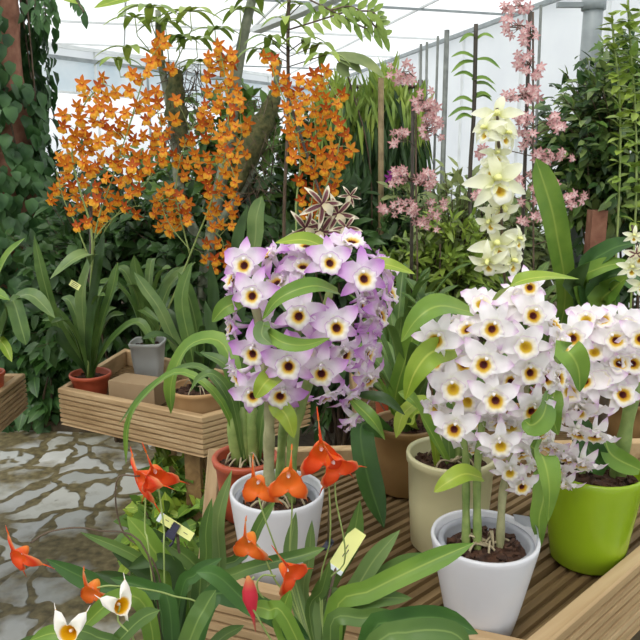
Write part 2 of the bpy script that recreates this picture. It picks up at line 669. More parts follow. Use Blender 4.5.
# spidery brindled flower
t = MB()
for a in (.1, 2.2, -2.2, 1.2, -1.2):
    tepal(t, a, 1.2, .3, .1, .3, 1.0, .05, 7, 4, mi=1)
    tepal(t, a, 1.05, .17, .14, .3, 1.0, .05, 7, 2, mi=0, z0=.02)
tepal(t, PI, .7, .5, .2, .3, 1.2, .08, 5, 2, mi=1, z0=.06)
proto('spider', (t, ['br_tepal', 'br_edge']))


# ------------------------------------------------------------------ generic plant helpers
def rnd3(s=1.0):
    while True:
        v = V((R.uniform(-1, 1), R.uniform(-1, 1), R.uniform(-1, 1)))
        if .05 < v.length <= 1:
            return v * s


def shrub(label, base, cen, rad, n, ll, lw, mat, group=None, name='shrub', cat='shrub', droop=.2, shell=.55, stems=14, stem_mat='stem_dark', trunk=None, up=.7):
    """stems from the ground, twigs and leaves filling an ellipsoid"""
    base, cen, rad = V(base), V(cen), V(rad)
    root = thing(name, label, cat, base, group)
    fol, st = MB(), MB()
    ends = []
    for k in range(stems):
        e = rnd3()
        e = cen + V((e.x * rad.x, e.y * rad.y, e.z * rad.z)) * .8
        b = base + V((R.uniform(-1, 1) * .04, R.uniform(-1, 1) * .04, 0))
        mid = b.lerp(e, .5) + rnd3(.08 * rad.length)
        pts = cat_pts([b, mid, e], 8)
        st.tube(pts, [.012 - .009 * i / 7 for i in range(8)], 5)
        ends.append(pts)
    tw = max(8, n // 14)
    for k in range(tw):
        d = rnd3().normalized()
        rr = R.uniform(shell, 1) * (1 + R.uniform(-.12, .12))
        tip = cen + V((d.x * rad.x, d.y * rad.y, d.z * rad.z)) * rr
        tl = min(rad) * .55
        a = tip - (d + V((0, 0, .4))).normalized() * tl
        st.tube([a, a.lerp(tip, .5) + rnd3(.01), tip], [.003, .0022, .001], 4, False)
        for q in range(14):
            f = q / 13
            p = a.lerp(tip, f) + rnd3(ll * .25)
            dd = (d * .7 + rnd3(.9) + V((0, 0, -droop))).normalized()
            nn = (V((0, 0, 1)) * up + V((0, -.35, 0)) + rnd3(.5)).normalized()
            s = R.uniform(.65, 1.25)
            fol.small_leaf(p, dd, nn, ll * s, lw * s, bend=R.uniform(0, .35), mi=(R.randrange(len(mat)) if isinstance(mat, (list, tuple)) else 0))
    fo = fol.build('foliage', mat, root)
    st.build('branches', stem_mat, root)
    if trunk:
        trunk.build('trunk', 'bark', root)
    return root


def pot(root, c, h, r0, r1, mat, rim=True, soil=True, square=0.0, n=44, lip=.006, soil_d=.02, name='pot'):
    """tapered pot with a wall, a rolled rim and an open mouth"""
    m = MB()
    w = .005
    P = [(r0 * .92, 0), (r0, .004), (r0 + (r1 - r0) * .5, h * .5)]
    if not rim:
        P = P[:2] + [(r0 + (r1 - r0) * f, h * f) for f in (.25, .5, .75, .93)]
    if rim:
        P += [(r1 - .002, h - .014), (r1 + lip * .2, h - .012), (r1 + lip * .4, h - .003), (r1 + lip * .2, h), (r1 - w + .001, h), (r1 - w, h - .005)]
    else:
        P += [(r1 - .001, h - .003), (r1 - .002, h), (r1 - w, h), (r1 - w - .001, h - .003)]
    zf = h - soil_d - .02
    P += [(r0 + (r1 - r0) * zf / h - w, zf), (.01, zf)]
    m.lathe(c, P, n, square=square)
    o = m.build(name, mat, root)
    if soil:
        s = MB()
        rr = r1 - w - .003
        rings = 6
        vs, fs = [], []
        for i in range(rings):
            for k in range(24):
                q = 2 * PI * k / 24
                r = rr * (1 - i / rings)
                vs.append(c + V((r * math.cos(q), r * math.sin(q), h - soil_d + (.004 * i / rings) + (R.uniform(-.002, .003) if i else 0))))
        for i in range(rings - 1):
            for k in range(24):
                k2 = (k + 1) % 24
                fs.append((i * 24 + k, i * 24 + k2, (i + 1) * 24 + k2, (i + 1) * 24 + k))
        fs.append(tuple((rings - 1) * 24 + k for k in range(24)))
        s.add(vs, fs)
        for q in range(70):
            a, r = R.uniform(0, 2 * PI), rr * math.sqrt(R.random()) * .9
            ax = face_mat(rnd3()).to_matrix()
            s.box(c + V((r * math.cos(a), r * math.sin(a), h - soil_d + .004)), (R.uniform(.006, .014), R.uniform(.004, .008), R.uniform(.003, .006)),
                  (ax.col[0].copy(), ax.col[1].copy(), ax.col[2].copy()))
        s.build('bark_compost', 'soil', root, smooth=False)
    return o


def cane(root, P, r, mat='cane', name='cane', nodes=6):
    """jointed orchid cane"""
    n = nodes * 6 + 1
    pts = cat_pts(P, n)
    rr = []
    for i in range(n):
        f = i / (n - 1)
        k = (i % 6) / 6
        rr.append(r * (.82 + .28 * math.sin(PI * k)) * (1 - .35 * f) * (1.12 if i % 6 == 0 else 1))
    return MB().tube(pts, rr, 10).build(name, mat, root)


def stake(root, a, b, r=.003, mat='stake_dark', name='stake'):
    a, b = V(a), V(b)
    return MB().tube([a, a.lerp(b, .5), b], r, 8).build(name, mat, root)


def clump(root, c, n, L, w, mat='leaf_strap', spread=.6, seed=1, kind='strap', a0=0, a1=2 * PI, droop=.5, nseg=14):
    q = random.Random(seed)
    for k in range(n):
        a = a0 + (a1 - a0) * (k + q.random() * .8) / n
        l = L * q.uniform(.7, 1.1)
        s = spread * q.uniform(.5, 1.2)
        d = V((math.cos(a), math.sin(a), 0))
        b = V(c) + d * .012
        m1 = b + d * (l * s * .3) + V((0, 0, l * .5))
        m2 = b + d * (l * s * .75) + V((0, 0, l * (.85 - .2 * s)))
        t = b + d * (l * s * 1.25) + V((0, 0, l * (1.0 - droop * s)))
        leaf(root, [b, m1, m2, t], w * q.uniform(.8, 1.15), mat, kind, nseg, .25,
             n0=(V((0, 0, 1)) * .5 - d * .6 + V((0, -.3, 0))).normalized())


def roots(root, c, n, r, seed=3):
    q = random.Random(seed)
    m = MB()
    for k in range(n):
        a = q.uniform(0, 2 * PI)
        d = V((math.cos(a), math.sin(a), 0))
        p0 = V(c) + V((q.uniform(-.01, .01), q.uniform(-.01, .01), .012))
        m.tube(cat_pts([p0, p0 + d * r * .5 + V((0, 0, q.uniform(0, .015))), p0 + d * r * q.uniform(.7, 1) - V((0, 0, .012))], 7), .0016, 5)
    return m.build('roots', 'root', root)


# ------------------------------------------------------------------ the greenhouse
def poly_prism(pts, z0, z1):
    m = MB()
    n = len(pts)
    vs = [V((p[0], p[1], z0)) for p in pts] + [V((p[0], p[1], z1)) for p in pts]
    m.add(vs, [tuple(range(n - 1, -1, -1)), tuple(range(n, 2 * n))] + [(i, (i + 1) % n, n + (i + 1) % n, n + i) for i in range(n)])
    return m


RF = (.15, 14.87)      # far corner
RN = (4.56, -1.5)
LN = (-6.0, -1.5)
LF = (-8.75, 3.0)
H = 2.9

# crazy paving
m, nt, out = new_mat('slate crazy paving')
tc = nt.nodes.new('ShaderNodeTexCoord')
nz = nt.nodes.new('ShaderNodeTexNoise')
nz.inputs['Scale'].default_value = 3.4
nz.inputs['Detail'].default_value = 3
nt.links.new(tc.outputs['Object'], nz.inputs['Vector'])
warp = nt.nodes.new('ShaderNodeMix')
warp.data_type = 'RGBA'
warp.blend_type = 'LINEAR_LIGHT'
warp.inputs[0].default_value = .2
nt.links.new(tc.outputs['Object'], warp.inputs[6])
nt.links.new(nz.outputs['Color'], warp.inputs[7])
mp = nt.nodes.new('ShaderNodeMapping')
mp.inputs['Scale'].default_value = (5.6, 4.6, 4)
nt.links.new(warp.outputs[2], mp.inputs[0])
v1 = nt.nodes.new('ShaderNodeTexVoronoi')
v1.feature = 'DISTANCE_TO_EDGE'
v1.voronoi_dimensions = '2D'
v1.inputs['Scale'].default_value = 1
v2 = nt.nodes.new('ShaderNodeTexVoronoi')
v2.feature = 'F1'
v2.voronoi_dimensions = '2D'
v2.inputs['Scale'].default_value = 1
for q in (v1, v2):
    nt.links.new(mp.outputs[0], q.inputs['Vector'])
sep = nt.nodes.new('ShaderNodeSeparateColor')
nt.links.new(v2.outputs['Color'], sep.inputs[0])
stone = ramp(nt, sep.outputs[0], [(0, '9c9f9a'), (.3, 'c2c4c0'), (.55, 'b4b4a8'), (.75, 'd6d6d0'), (1, 'aeb0ae')])
gr = noise(nt, 14, 6)
stone = mixc(nt, ramp(nt, gr, [(.35, '000000'), (.7, '777777')]), stone, lin('8a8874'))
jn = noise(nt, 30, 5)
joint = ramp(nt, jn, [(.3, '4e4630'), (.55, '776c4c'), (.8, '948a68')])
ed = nt.nodes.new('ShaderNodeMath')
ed.operation = 'MULTIPLY_ADD'
nt.links.new(noise(nt, 20, 4), ed.inputs[0])
ed.inputs[1].default_value = -.09
nt.links.new(v1.outputs[0], ed.inputs[2])
msk = ramp(nt, ed.outputs[0], [(.04, '000000'), (.075, 'ffffff')])
pat = ramp(nt, noise(nt, 2.3, 5), [(.44, '000000'), (.54, 'ffffff')])
msk = mixc(nt, 1.0, msk, pat, 'MULTIPLY')
finish(nt, out, mixc(nt, msk, joint, stone), .55, 0, msk, .006, .4)
M['paving'] = m
struct(poly_prism([LN, RN, RF, LF], -.1, 0).build('floor', 'paving', smooth=False))
# planting beds: soil over the paving beneath and behind the benches
bed = MB()
NB = 26
xs0, xs1, ys0, ys1 = -.42, 3.0, 1.0, 7.0
vs, fs = [], []
for i in range(NB):
    for k in range(NB):
        x = xs0 + (xs1 - xs0) * i / (NB - 1)
        y = ys0 + (ys1 - ys0) * k / (NB - 1)
        if y < 2.3:
            x = max(x, -.62 + .0 * y)
        e = min(i, NB - 1 - i, k, NB - 1 - k)
        vs.append(V((x, y, (0.02 + .04 * R.random()) if e else 0.001)))
for i in range(NB - 1):
    for k in range(NB - 1):
        fs.append((i * NB + k, (i + 1) * NB + k, (i + 1) * NB + k + 1, i * NB + k + 1))
bed.add(vs, fs)
o = struct(bed.build('floor_bed', 'earth'))
bed = MB()
bed.add([V((-4.6, 3.85, .02)), V((-.7, 3.4, .05)), V((-.6, 7, .05)), V((-5.8, 7, .02)),
         V((-4.6, 3.83, 0)), V((-.7, 3.38, 0)), V((-.6, 7, 0)), V((-5.8, 7, 0))],
        [(0, 1, 2, 3), (0, 4, 5, 1), (2, 6, 7, 3), (1, 5, 6, 2), (3, 7, 4, 0)])
struct(bed.build('floor_bed_back', 'earth', smooth=False))


def glaze(name, tcol, frac, dcol, streak=0.15):
    m, nt, out = new_mat(name)
    tr = nt.nodes.new('ShaderNodeBsdfTransparent')
    tr.inputs[0].default_value = (tcol, tcol, tcol, 1)
    tl = nt.nodes.new('ShaderNodeBsdfTranslucent')
    n = noise(nt, 1.6, 4)
    c = ramp(nt, n, [(.3, dcol), (.7, 'f4f6f6')])
    nt.links.new(c, tl.inputs[0])
    df = nt.nodes.new('ShaderNodeBsdfDiffuse')
    nt.links.new(c, df.inputs[0])
    a = nt.nodes.new('ShaderNodeMixShader')
    a.inputs[0].default_value = .35
    nt.links.new(tl.outputs[0], a.inputs[1])
    nt.links.new(df.outputs[0], a.inputs[2])
    b = nt.nodes.new('ShaderNodeMixShader')
    b.inputs[0].default_value = frac
    nt.links.new(tr.outputs[0], b.inputs[1])
    nt.links.new(a.outputs[0], b.inputs[2])
    nt.links.new(b.outputs[0], out.inputs[0])
    return m


M['roof_glass'] = glaze('whitewashed roof glazing', .97, .25, 'e6ebec')
M['milk_band'] = glaze('pale blue polycarbonate', .9, .85, 'cfdde4')
M['clear_pane'] = glaze('clear glazing', .97, .12, 'eef4f6')
M['sheet'] = glaze('white wall sheet', .9, .8, 'eceef0')

struct(poly_prism([LN, RN, RF, LF], H, H + .012).build('ceiling', 'roof_glass', smooth=False))


def bar(a, b, w, h, name, mat='white_metal'):
    a, b = V(a), V(b)
    x = (b - a)
    L = x.length
    x.normalize()
    y = V((0, 0, 1)).cross(x)
    y = V((0, 1, 0)) if y.length < .01 else y.normalized()
    z = x.cross(y)
    return struct(MB().box(a.lerp(b, .5), (L, w, h), (x, y, z)).build(name, mat, smooth=False))


def wall(a, b, z0, z1, name, mat, th=.02):
    a, b = V((a[0], a[1], 0)), V((b[0], b[1], 0))
    x = (b - a)
    L = x.length
    x.normalize()
    y = V((-x.y, x.x, 0))
    return struct(MB().box(a.lerp(b, .5) + V((0, 0, (z0 + z1) / 2)), (L, th, z1 - z0), (x, y, V((0, 0, 1)))).build(name, mat, smooth=False))


# right side: tall white sheets between posts
wall(RN, RF, 0, H, 'wall_right', 'sheet')
d = (V(RF) - V(RN)).normalized()
tn = 1
nrm = V((-d.y, d.x))
for k in range(12):
    p = V(RN) + d * (k * 1.35) + nrm * .03
    bar((p.x, p.y, 0), (p.x, p.y, H), .02, .03, 'trim_%d' % tn)
    tn += 1
p = V(RN) + nrm * .05
q = V(RF) + nrm * .05
bar((p.x, p.y, H - .05), (q.x, q.y, H - .05), .05, .04, 'trim_%d' % tn, 'steel'); tn += 1
# back: low wall, clear windows, pale blue band
wall(LF, RF, 0, .95, 'wall_back', 'fol_grey' if False else 'sheet')
wall(LF, RF, 2.28, 2.72, 'wall_back_band', 'milk_band')
wall(LF, RF, 2.72, H, 'wall_back_top', 'sheet')
bd = (V(RF) - V(LF))
BL = bd.length
bd.normalize()
bn = V((bd.y, -bd.x))
nw = 8
for k in range(nw):
    a = V(LF) + bd * (BL * k / nw)
    b = V(LF) + bd * (BL * (k + 1) / nw)
    wall(a, b, .95, 2.28, 'window_%d' % (k + 1), 'clear_pane', .008)
for k in range(nw * 2 + 1):
    a = V(LF) + bd * (BL * k / nw / 2) + bn * .03
    bar((a.x, a.y, 0), (a.x, a.y, H), .03, .03, 'trim_%d' % tn, 'steel' if k % 2 else 'white_metal'); tn += 1
for z, w, mt in ((2.72, .05, 'steel'), (2.28, .03, 'white_metal'), (.95, .05, 'white_metal'), (2.87, .05, 'white_metal')):
    a, b = V(LF) + bn * .04, V(RF) + bn * .04
    bar((a.x, a.y, z), (b.x, b.y, z), .03, w, 'trim_%d' % tn, mt); tn += 1
wall(LN, LF, 0, H, 'wall_left', 'sheet')
wall(RN, LN, 0, H, 'wall_front', 'sheet')
# roof bars and purlins
for k in range(8):
    y0 = 2.2 + k * 1.7
    bar((-8, y0 - 2.2, H - .03), (4.2, y0 + 1.2, H - .03), .025, .02, 'trim_%d' % tn, 'steel' if k % 3 == 0 else 'white_metal'); tn += 1
for k in range(6):
    x0 = 3.0 - k * 1.5
    bar((x0, 0.5, H - .012), (x0 - 3.6, 13.5, H - .012), .02, .02, 'trim_%d' % tn, 'white_metal'); tn += 1
# roof strut crossing at an angle
a, b = at(262, 28, 4.6), at(328, 1, 4.1)
e = (b - a)
MBs = bar(a - e * .1, b + e * .8, .07, .03, 'trim_%d' % tn, 'white_metal'); tn += 1

# ------------------------------------------------------------------ benches
def board(m, p, d, L, w, h, nr=7, gd=.006):
    """one grooved decking board, top at p.z, running along d"""
    d = V((d[0], d[1], 0)).normalized()
    s = V((d.y, -d.x, 0))
    pr = []
    for i in range(nr):
        x0 = -w / 2 + w * i / nr
        x1 = -w / 2 + w * (i + 1) / nr
        g = (x1 - x0) * .24
        pr += [(x0 + g * .7, -gd), (x0 + g, 0), (x1 - g, 0), (x1 - g * .7, -gd)]
    pr = pr + [(w / 2, -h), (-w / 2, -h)]
    n = len(pr)
    vs = [V(p) + s * a + V((0, 0, b)) for a, b in pr] + [V(p) + d * L + s * a + V((0, 0, b)) for a, b in pr]
    m.add(vs, [(i, (i + 1) % n, n + (i + 1) % n, n + i) for i in range(n)] + [tuple(range(n - 1, -1, -1)), tuple(range(n, 2 * n))])


def deck(root, poly, z, ang, mat='deck', inset=.0):
    d = V((math.cos(ang), math.sin(ang)))
    s = V((d.y, -d.x))
    P = [V(p) for p in poly]
    lo = min(p.dot(s) for p in P)
    hi = max(p.dot(s) for p in P)
    dl = min(p.dot(d) for p in P)
    dh = max(p.dot(d) for p in P)
    m = MB()
    x = lo
    while x < hi:
        p = s * (x + .06) + d * dl
        board(m, (p.x, p.y, z - R.uniform(0, .001)), d, dh - dl, .118, .022)
        x += .122
    o = m.build('deck_boards', mat, root, smooth=False)
    org = V(root['_o'])
    bm = bmesh.new()
    bm.from_mesh(o.data)
    c = sum(P, V((0, 0))) / len(P)
    for i in range(len(P)):
        a, b = P[i], P[(i + 1) % len(P)]
        e = (b - a)
        nn = V((e.y, -e.x)).normalized()
        if nn.dot(c - a) > 0:
            nn = -nn
        g = bmesh.ops.bisect_plane(bm, geom=bm.verts[:] + bm.edges[:] + bm.faces[:], plane_co=(a.x - org.x, a.y - org.y, 0), plane_no=(nn.x, nn.y, 0), clear_outer=True)
        ee = [x for x in g['geom_cut'] if isinstance(x, bmesh.types.BMEdge)]
        if ee:
            bmesh.ops.edgenet_fill(bm, edges=ee)
    bm.to_mesh(o.data)
    bm.free()
    return o


def rail(root, a, b, ia, ib, ztop, h, t, mat, name='side_rail', ngr=7):
    """timber board on edge from corner a to b (outer) and ia to ib (inner); outer face ridged, ends mitred"""
    a, b, ia, ib = [V((q[0], q[1], 0)) for q in (a, b, ia, ib)]
    pr = [(t, ztop - .002), (t - .002, ztop), (.003, ztop), (0, ztop - .003)]
    for i in range(ngr):
        z1 = ztop - .006 - (h - .01) * i / ngr
        z0 = ztop - .006 - (h - .01) * (i + 1) / ngr
        g = (z1 - z0) * .38
        pr += [(0, z1), (0, z0 + g), (.007, z0 + g * .85), (.007, z0 + g * .15)]
    pr += [(0, ztop - h), (t, ztop - h)]
    n = len(pr)
    vs = [a + (ia - a) * (x / t) + V((0, 0, z)) for x, z in pr] + [b + (ib - b) * (x / t) + V((0, 0, z)) for x, z in pr]
    m = MB()
    m.add(vs, [(i, (i + 1) % n, n + (i + 1) % n, n + i) for i in range(n)] + [tuple(range(n - 1, -1, -1)), tuple(range(n, 2 * n))])
    return m.build(name, mat, root, smooth=False)


def bench(name, label, poly, ztop, zdeck, h, ang, mats, ts, legs=None, post=.045):
    c = sum((V(p) for p in poly), V((0, 0))) / len(poly)
    root = thing(name, label, 'plant bench', (c.x, c.y, 0))
    off = []
    for i in range(4):
        p, q = V(poly[i]), V(poly[(i + 1) % 4])
        e = (q - p).normalized()
        s = V((e.y, -e.x))
        if s.dot(c - p) < 0:
            s = -s
        off.append((p + s * ts[i], e))
    inner = []
    for i in range(4):
        (p, e), (q, f) = off[i - 1], off[i]
        k = ((q.x - p.x) * f.y - (q.y - p.y) * f.x) / (e.x * f.y - e.y * f.x)
        inner.append(p + e * k)
    deck(root, inner, zdeck, ang)
    for i in range(4):
        rail(root, poly[i], poly[(i + 1) % 4], inner[i], inner[(i + 1) % 4], ztop, h, ts[i], mats[i])
    for p in (legs or poly):
        p = V(p)
        q = p if legs else p + (c - p).normalized() * .06
        m = MB().box((q.x, q.y, (zdeck - .024) / 2), (post, post, zdeck - .024))
        m.build('leg', 'post', root, smooth=False)
    return root


B, A, E, C = (-.167, .8455), (.250, .695), (.958, 1.344), (-.218, 1.273)
front_bench = bench('plant_bench', 'slatted timber bench carrying the white, cream and lime green pots', [B, A, E, C], .85, .82, .12, A_RAIL,
                    ['rail_x', 'rail_y', 'rail_y', 'rail_z'], [.018, .022, .024, .022])
L1, L2, L3, L4 = (-.82, 2.085), (-.327, 1.83), (-.03, 2.08), (-.74, 2.56)
left_bench = bench('plant_bench', 'low ridged timber tray bench holding the red, grey and tan pots by the path', [L1, L2, L3, L4], .70, .645, .12, math.radians(40),
                   ['rail_x', 'rail_y', 'rail_x', 'rail_z'], [.024, .024, .024, .022], [(-.375, 1.93), (-.11, 2.1), (-.42, 2.27), (-.55, 2.38)])
T1, T2, T3, T4 = (-.986, 2.24), (-.97, 1.45), (-1.6, 1.45), (-1.6, 2.24)
side_bench = bench('plant_bench', 'timber tray bench cut off by the left edge of the photo beside the ivy trunk', [T2, T1, T4, T3], .70, .645, .12, math.radians(90),
                   ['rail_z', 'rail_x', 'rail_z', 'rail_x'], [.024, .024, .022, .024], [(-1.28, 2.1), (-1.28, 1.6), (-1.5, 2.1), (-1.5, 1.6)])
back_poly = [(.12, 1.78), (2.3, 1.95), (2.3, 2.75), (.12, 2.75)]
back_bench = bench('plant_bench', 'low timber bench hidden among the plants behind the dendrobiums', back_poly, .58, .55, .1, 0,
                   ['rail_x'] * 4, [.024] * 4)
lo_poly = [(-.46, .38), (.3, .38), (.3, .66), (-.46, .66)]
lo_bench = bench('plant_bench', 'low timber shelf under the orange triangular orchids at the photo bottom', lo_poly, .80, .785, .08, 0,
                 ['rail_x'] * 4, [.02] * 4)

# ------------------------------------------------------------------ front dendrobiums
DZ = .822


def petal_dir(p, c, bias=(0, -1.0, .1), k=.55):
    d = (V(p) - V(c))
    if d.length > 0:
        d.normalize()
    return (d * k + V(bias) + rnd3(.3)).normalized()


# --- purple dendrobium
pc = V((-.06, .900, DZ))
r1 = thing('potted_dendrobium', 'white pot with mauve-tipped dendrobium in a dense round flower head', 'potted orchid', pc)
pot(r1, pc, .128, .05, .067, 'pot_white', rim=False, soil=False)
pot(r1, pc + V((0, 0, .012)), .104, .042, .0585, 'pot_inner', name='inner_pot', soil_d=.014)
roots(r1, pc + V((0, 0, .1)), 12, .04, 5)
cb = pc + V((0, 0, .1))
Yp = .86
canes_p = [[cb + V((-.012, .0, 0)), at(269, 440, .885), at(269, 400, .88), at(262, 340, .88), at(252, 290, .88)],
           [cb + V((.018, .005, 0)), at(293, 440, .885), at(303, 400, .885), at(318, 350, .885), at(330, 290, .885)],
           [cb + V((.0, .022, 0)), at(283, 430, .92), at(288, 380, .92), at(300, 320, .92), at(300, 270, .92)]]
for i, P in enumerate(canes_p):
    cane(r1, P, .0085 if i < 2 else .007, 'cane' if i else 'cane_grey')
pf = [(254, 292, 1), (328, 261, 1), (361, 276, 1), (301, 312, 1), (334, 324, 1), (255, 348, 1), (321, 367, 1), (289, 361, 1), (282, 390, 2), (252, 391, 2),
      (246, 262, 2), (274, 258, 0), (300, 270, 0), (383, 292, 0), (364, 350, 0), (350, 393, 0), (236, 302, 0), (236, 325, 0), (357, 306, 0), (328, 392, 0),
      (375, 313, 0), (283, 284, 0), (240, 372, 0), (381, 268, 0), (347, 246, 0), (352, 415, 0), (308, 345, 0), (366, 375, 0), (341, 350, 0), (238, 278, 0), (270, 325, 0), (309, 249, 0)]
cen = at(308, 330, .90)
for i, (u, v, k) in enumerate(pf):
    y = Yp - (.035 if k == 1 else .012 if k else -.022) + R.uniform(-.012, .012) + abs(u - 308) / 80 * .03
    p = at(u, v, y)
    dv = petal_dir(p, cen, (0, -.95 if k else -.35, -.05), .5 if k else 1.0)
    flower(r1, 'pur%d' % (i % 6), p, dv, R.uniform(.0305, .035), roll=R.uniform(-.55, .55))
for i in range(10):     # flowers on the far side of the head
    a = R.uniform(0, 2 * PI)
    p = at(308 + 62 * math.cos(a), 325 + 68 * math.sin(a), .945)
    flower(r1, 'pur%d' % (i % 6), p, (V((math.cos(a), .5, -math.sin(a)))).normalized(), .031)
lf = leaf
lf(r1, [at(330, 250, .88), at(305, 240, .86), at(275, 243, .85)], .022, 'leaf_bright', 'lance', n0=V((0, -.7, .7)))
lf(r1, [at(338, 292, .85), at(312, 286, .80), at(280, 298, .79), at(262, 320, .80)], .021, 'leaf', 'lance', n0=V((.1, -.75, .6)))
lf(r1, [at(264, 322, .83), at(262, 335, .80), at(272, 345, .79)], .02, 'leaf_blue', 'lance', n0=V((0, -1, .2)))
lf(r1, [at(262, 328, .82), at(282, 342, .79), at(305, 345, .79), at(330, 338, .81)], .018, 'leaf', 'lance', n0=V((0, -.9, .4)))
lf(r1, [at(372, 262, .88), at(392, 266, .87), at(415, 274, .88)], .018, 'leaf_bright', 'lance', n0=V((0, -.7, .7)))
lf(r1, [at(243, 300, .9), at(225, 308, .89), at(212, 322, .9)], .024, 'leaf', 'lance', n0=V((0, -.9, .4)))
lf(r1, [at(280, 372, .86), at(266, 382, .81), at(255, 398, .81)], .026, 'leaf_bright', 'ovate', n0=V((0, -.9, .4)))
lf(r1, [at(272, 402, .875), at(286, 415, .84), at(294, 438, .84)], .026, 'leaf_bright', 'lance', n0=V((.2, -.95, .1)))
lf(r1, [at(352, 400, .88), at(372, 420, .86), at(385, 440, .87)], .02, 'leaf', 'lance')
lf(r1, [at(360, 395, .89), at(385, 400, .88), at(405, 415, .88)], .018, 'leaf_dark', 'lance')
for u0, v0, u1, v1 in ((366, 380, 352, 412), (345, 300, 356, 290)):
    pass

# --- white dendrobium in the white pot
wc = V((.203, .780, DZ))
r2 = thing('potted_dendrobium', 'white tapered pot with white dendrobium, its yellow throats and hanging broad leaves', 'potted orchid', wc)
pot(r2, wc, .127, .041, .067, 'pot_white', rim=False, soil=False)
pot(r2, wc + V((.002, 0, .014)), .106, .037, .0565, 'pot_inner', name='inner_pot', soil_d=.014)
# folded tab of the inner sleeve at the right of the rim
tb = MB()
tb.strip([wc + V((.058, -.018, .118)), wc + V((.064, -.006, .131)), wc + V((.060, .014, .134)), wc + V((.045, .035, .131))], [.02, .024, .022, .01], V((1, 0, .3)), 0)
tb.build('sleeve_tab', 'pot_inner', r2)
roots(r2, wc + V((0, 0, .102)), 14, .038, 8)
cb = wc + V((0, 0, .1))
for i, P in enumerate([[cb + V((-.022, .0, 0)), at(466, 490, .79), at(465, 450, .79), at(455, 400, .80), at(446, 340, .80)],
                       [cb + V((-.008, -.002, 0)), at(477, 480, .785), at(480, 440, .785), at(488, 380, .80), at(492, 320, .80)],
                       [cb + V((.02, .002, 0)), at(503, 492, .785), at(512, 450, .785), at(524, 400, .80), at(532, 310, .81)]]):
    cane(r2, P, .0052, 'cane_grey' if i == 2 else 'cane')
wf = [(493, 325, 1), (533, 313, 1), (522, 344, 1), (485, 360, 1), (528, 368, 1), (452, 384, 1), (494, 395, 1), (456, 424, 1), (499, 440, 1), (438, 336, 1),
      (531, 406, 1), (469, 396, 0), (545, 398, 0), (510, 378, 0), (509, 468, 2), (475, 443, 0), (521, 482, 2), (512, 420, 0), (540, 430, 0), (470, 330, 0),
      (515, 300, 0), (465, 362, 0), (556, 345, 0), (481, 305, 0), (528, 285, 2), (441, 358, 0), (478, 415, 0), (540, 375, 0), (548, 325, 0), (438, 405, 0), (522, 448, 0), (505, 345, 0), (455, 348, 0), (553, 375, 0), (500, 415, 0), (530, 462, 0)]
cen = at(494, 375, .83)
for i, (u, v, k) in enumerate(wf):
    y = .765 - (.035 if k == 1 else .0 if k else -.02) + R.uniform(-.01, .01) + abs(u - 494) / 60 * .02
    p = at(u, v, y)
    dv = petal_dir(p, cen, (-.05, -.95 if k else -.35, .0), .45 if k else 1.0)
    flower(r2, 'wht%d' % ((i * 5 + 1) % 6), p, dv, R.uniform(.027, .0305) if k != 2 else .022, roll=R.uniform(-.55, .55))
for i in range(10):
    a = R.uniform(0, 2 * PI)
    p = at(494 + 48 * math.cos(a), 375 + 70 * math.sin(a), .85)
    flower(r2, 'wht%d' % (i % 6), p, (V((math.cos(a), .5, -math.sin(a)))).normalized(), .028)
lf(r2, [at(470, 312, .76), at(440, 306, .72), at(418, 318, .71), at(401, 342, .72)], .027, 'leaf', 'lance', n0=V((0, -.75, .65)))
lf(r2, [at(455, 350, .77), at(432, 352, .73), at(415, 372, .72), at(405, 400, .73)], .03, 'leaf_bright', 'lance', n0=V((.1, -.95, .3)))
lf(r2, [at(496, 300, .72), at(516, 283, .69), at(545, 277, .69), at(579, 279, .71)], .018, 'leaf_bright', 'lance', n0=V((0, -.5, .85)))
lf(r2, [at(555, 352, .74), at(568, 352, .70), at(578, 368, .70), at(580, 392, .71)], .03, 'leaf', 'ovate', n0=V((.1, -.95, .2)))
lf(r2, [at(548, 395, .76), at(543, 415, .73), at(532, 425, .72), at(524, 420, .73)], .03, 'leaf', 'ovate', n0=V((.2, -.95, .1)))
lf(r2, [at(482, 478, .77), at(465, 474, .75), at(448, 482, .74), at(434, 492, .745)], .024, 'leaf_bright', 'ovate', n0=V((0, -.6, .8)))
lf(r2, [at(530, 446, .77), at(542, 456, .735), at(549, 485, .72), at(548, 522, .73)], .032, 'leaf', 'lance', n0=V((.35, -.95, .1)))
lf(r2, [at(540, 470, .79), at(544, 495, .775), at(539, 520, .775), at(541, 546, .785)], .026, 'leaf', 'lance', n0=V((-.35, -.9, .1)))
lf(r2, [at(555, 390, .8), at(551, 410, .77), at(558, 435, .77)], .026, 'leaf', 'lance', n0=V((-.2, -.95, .1)))

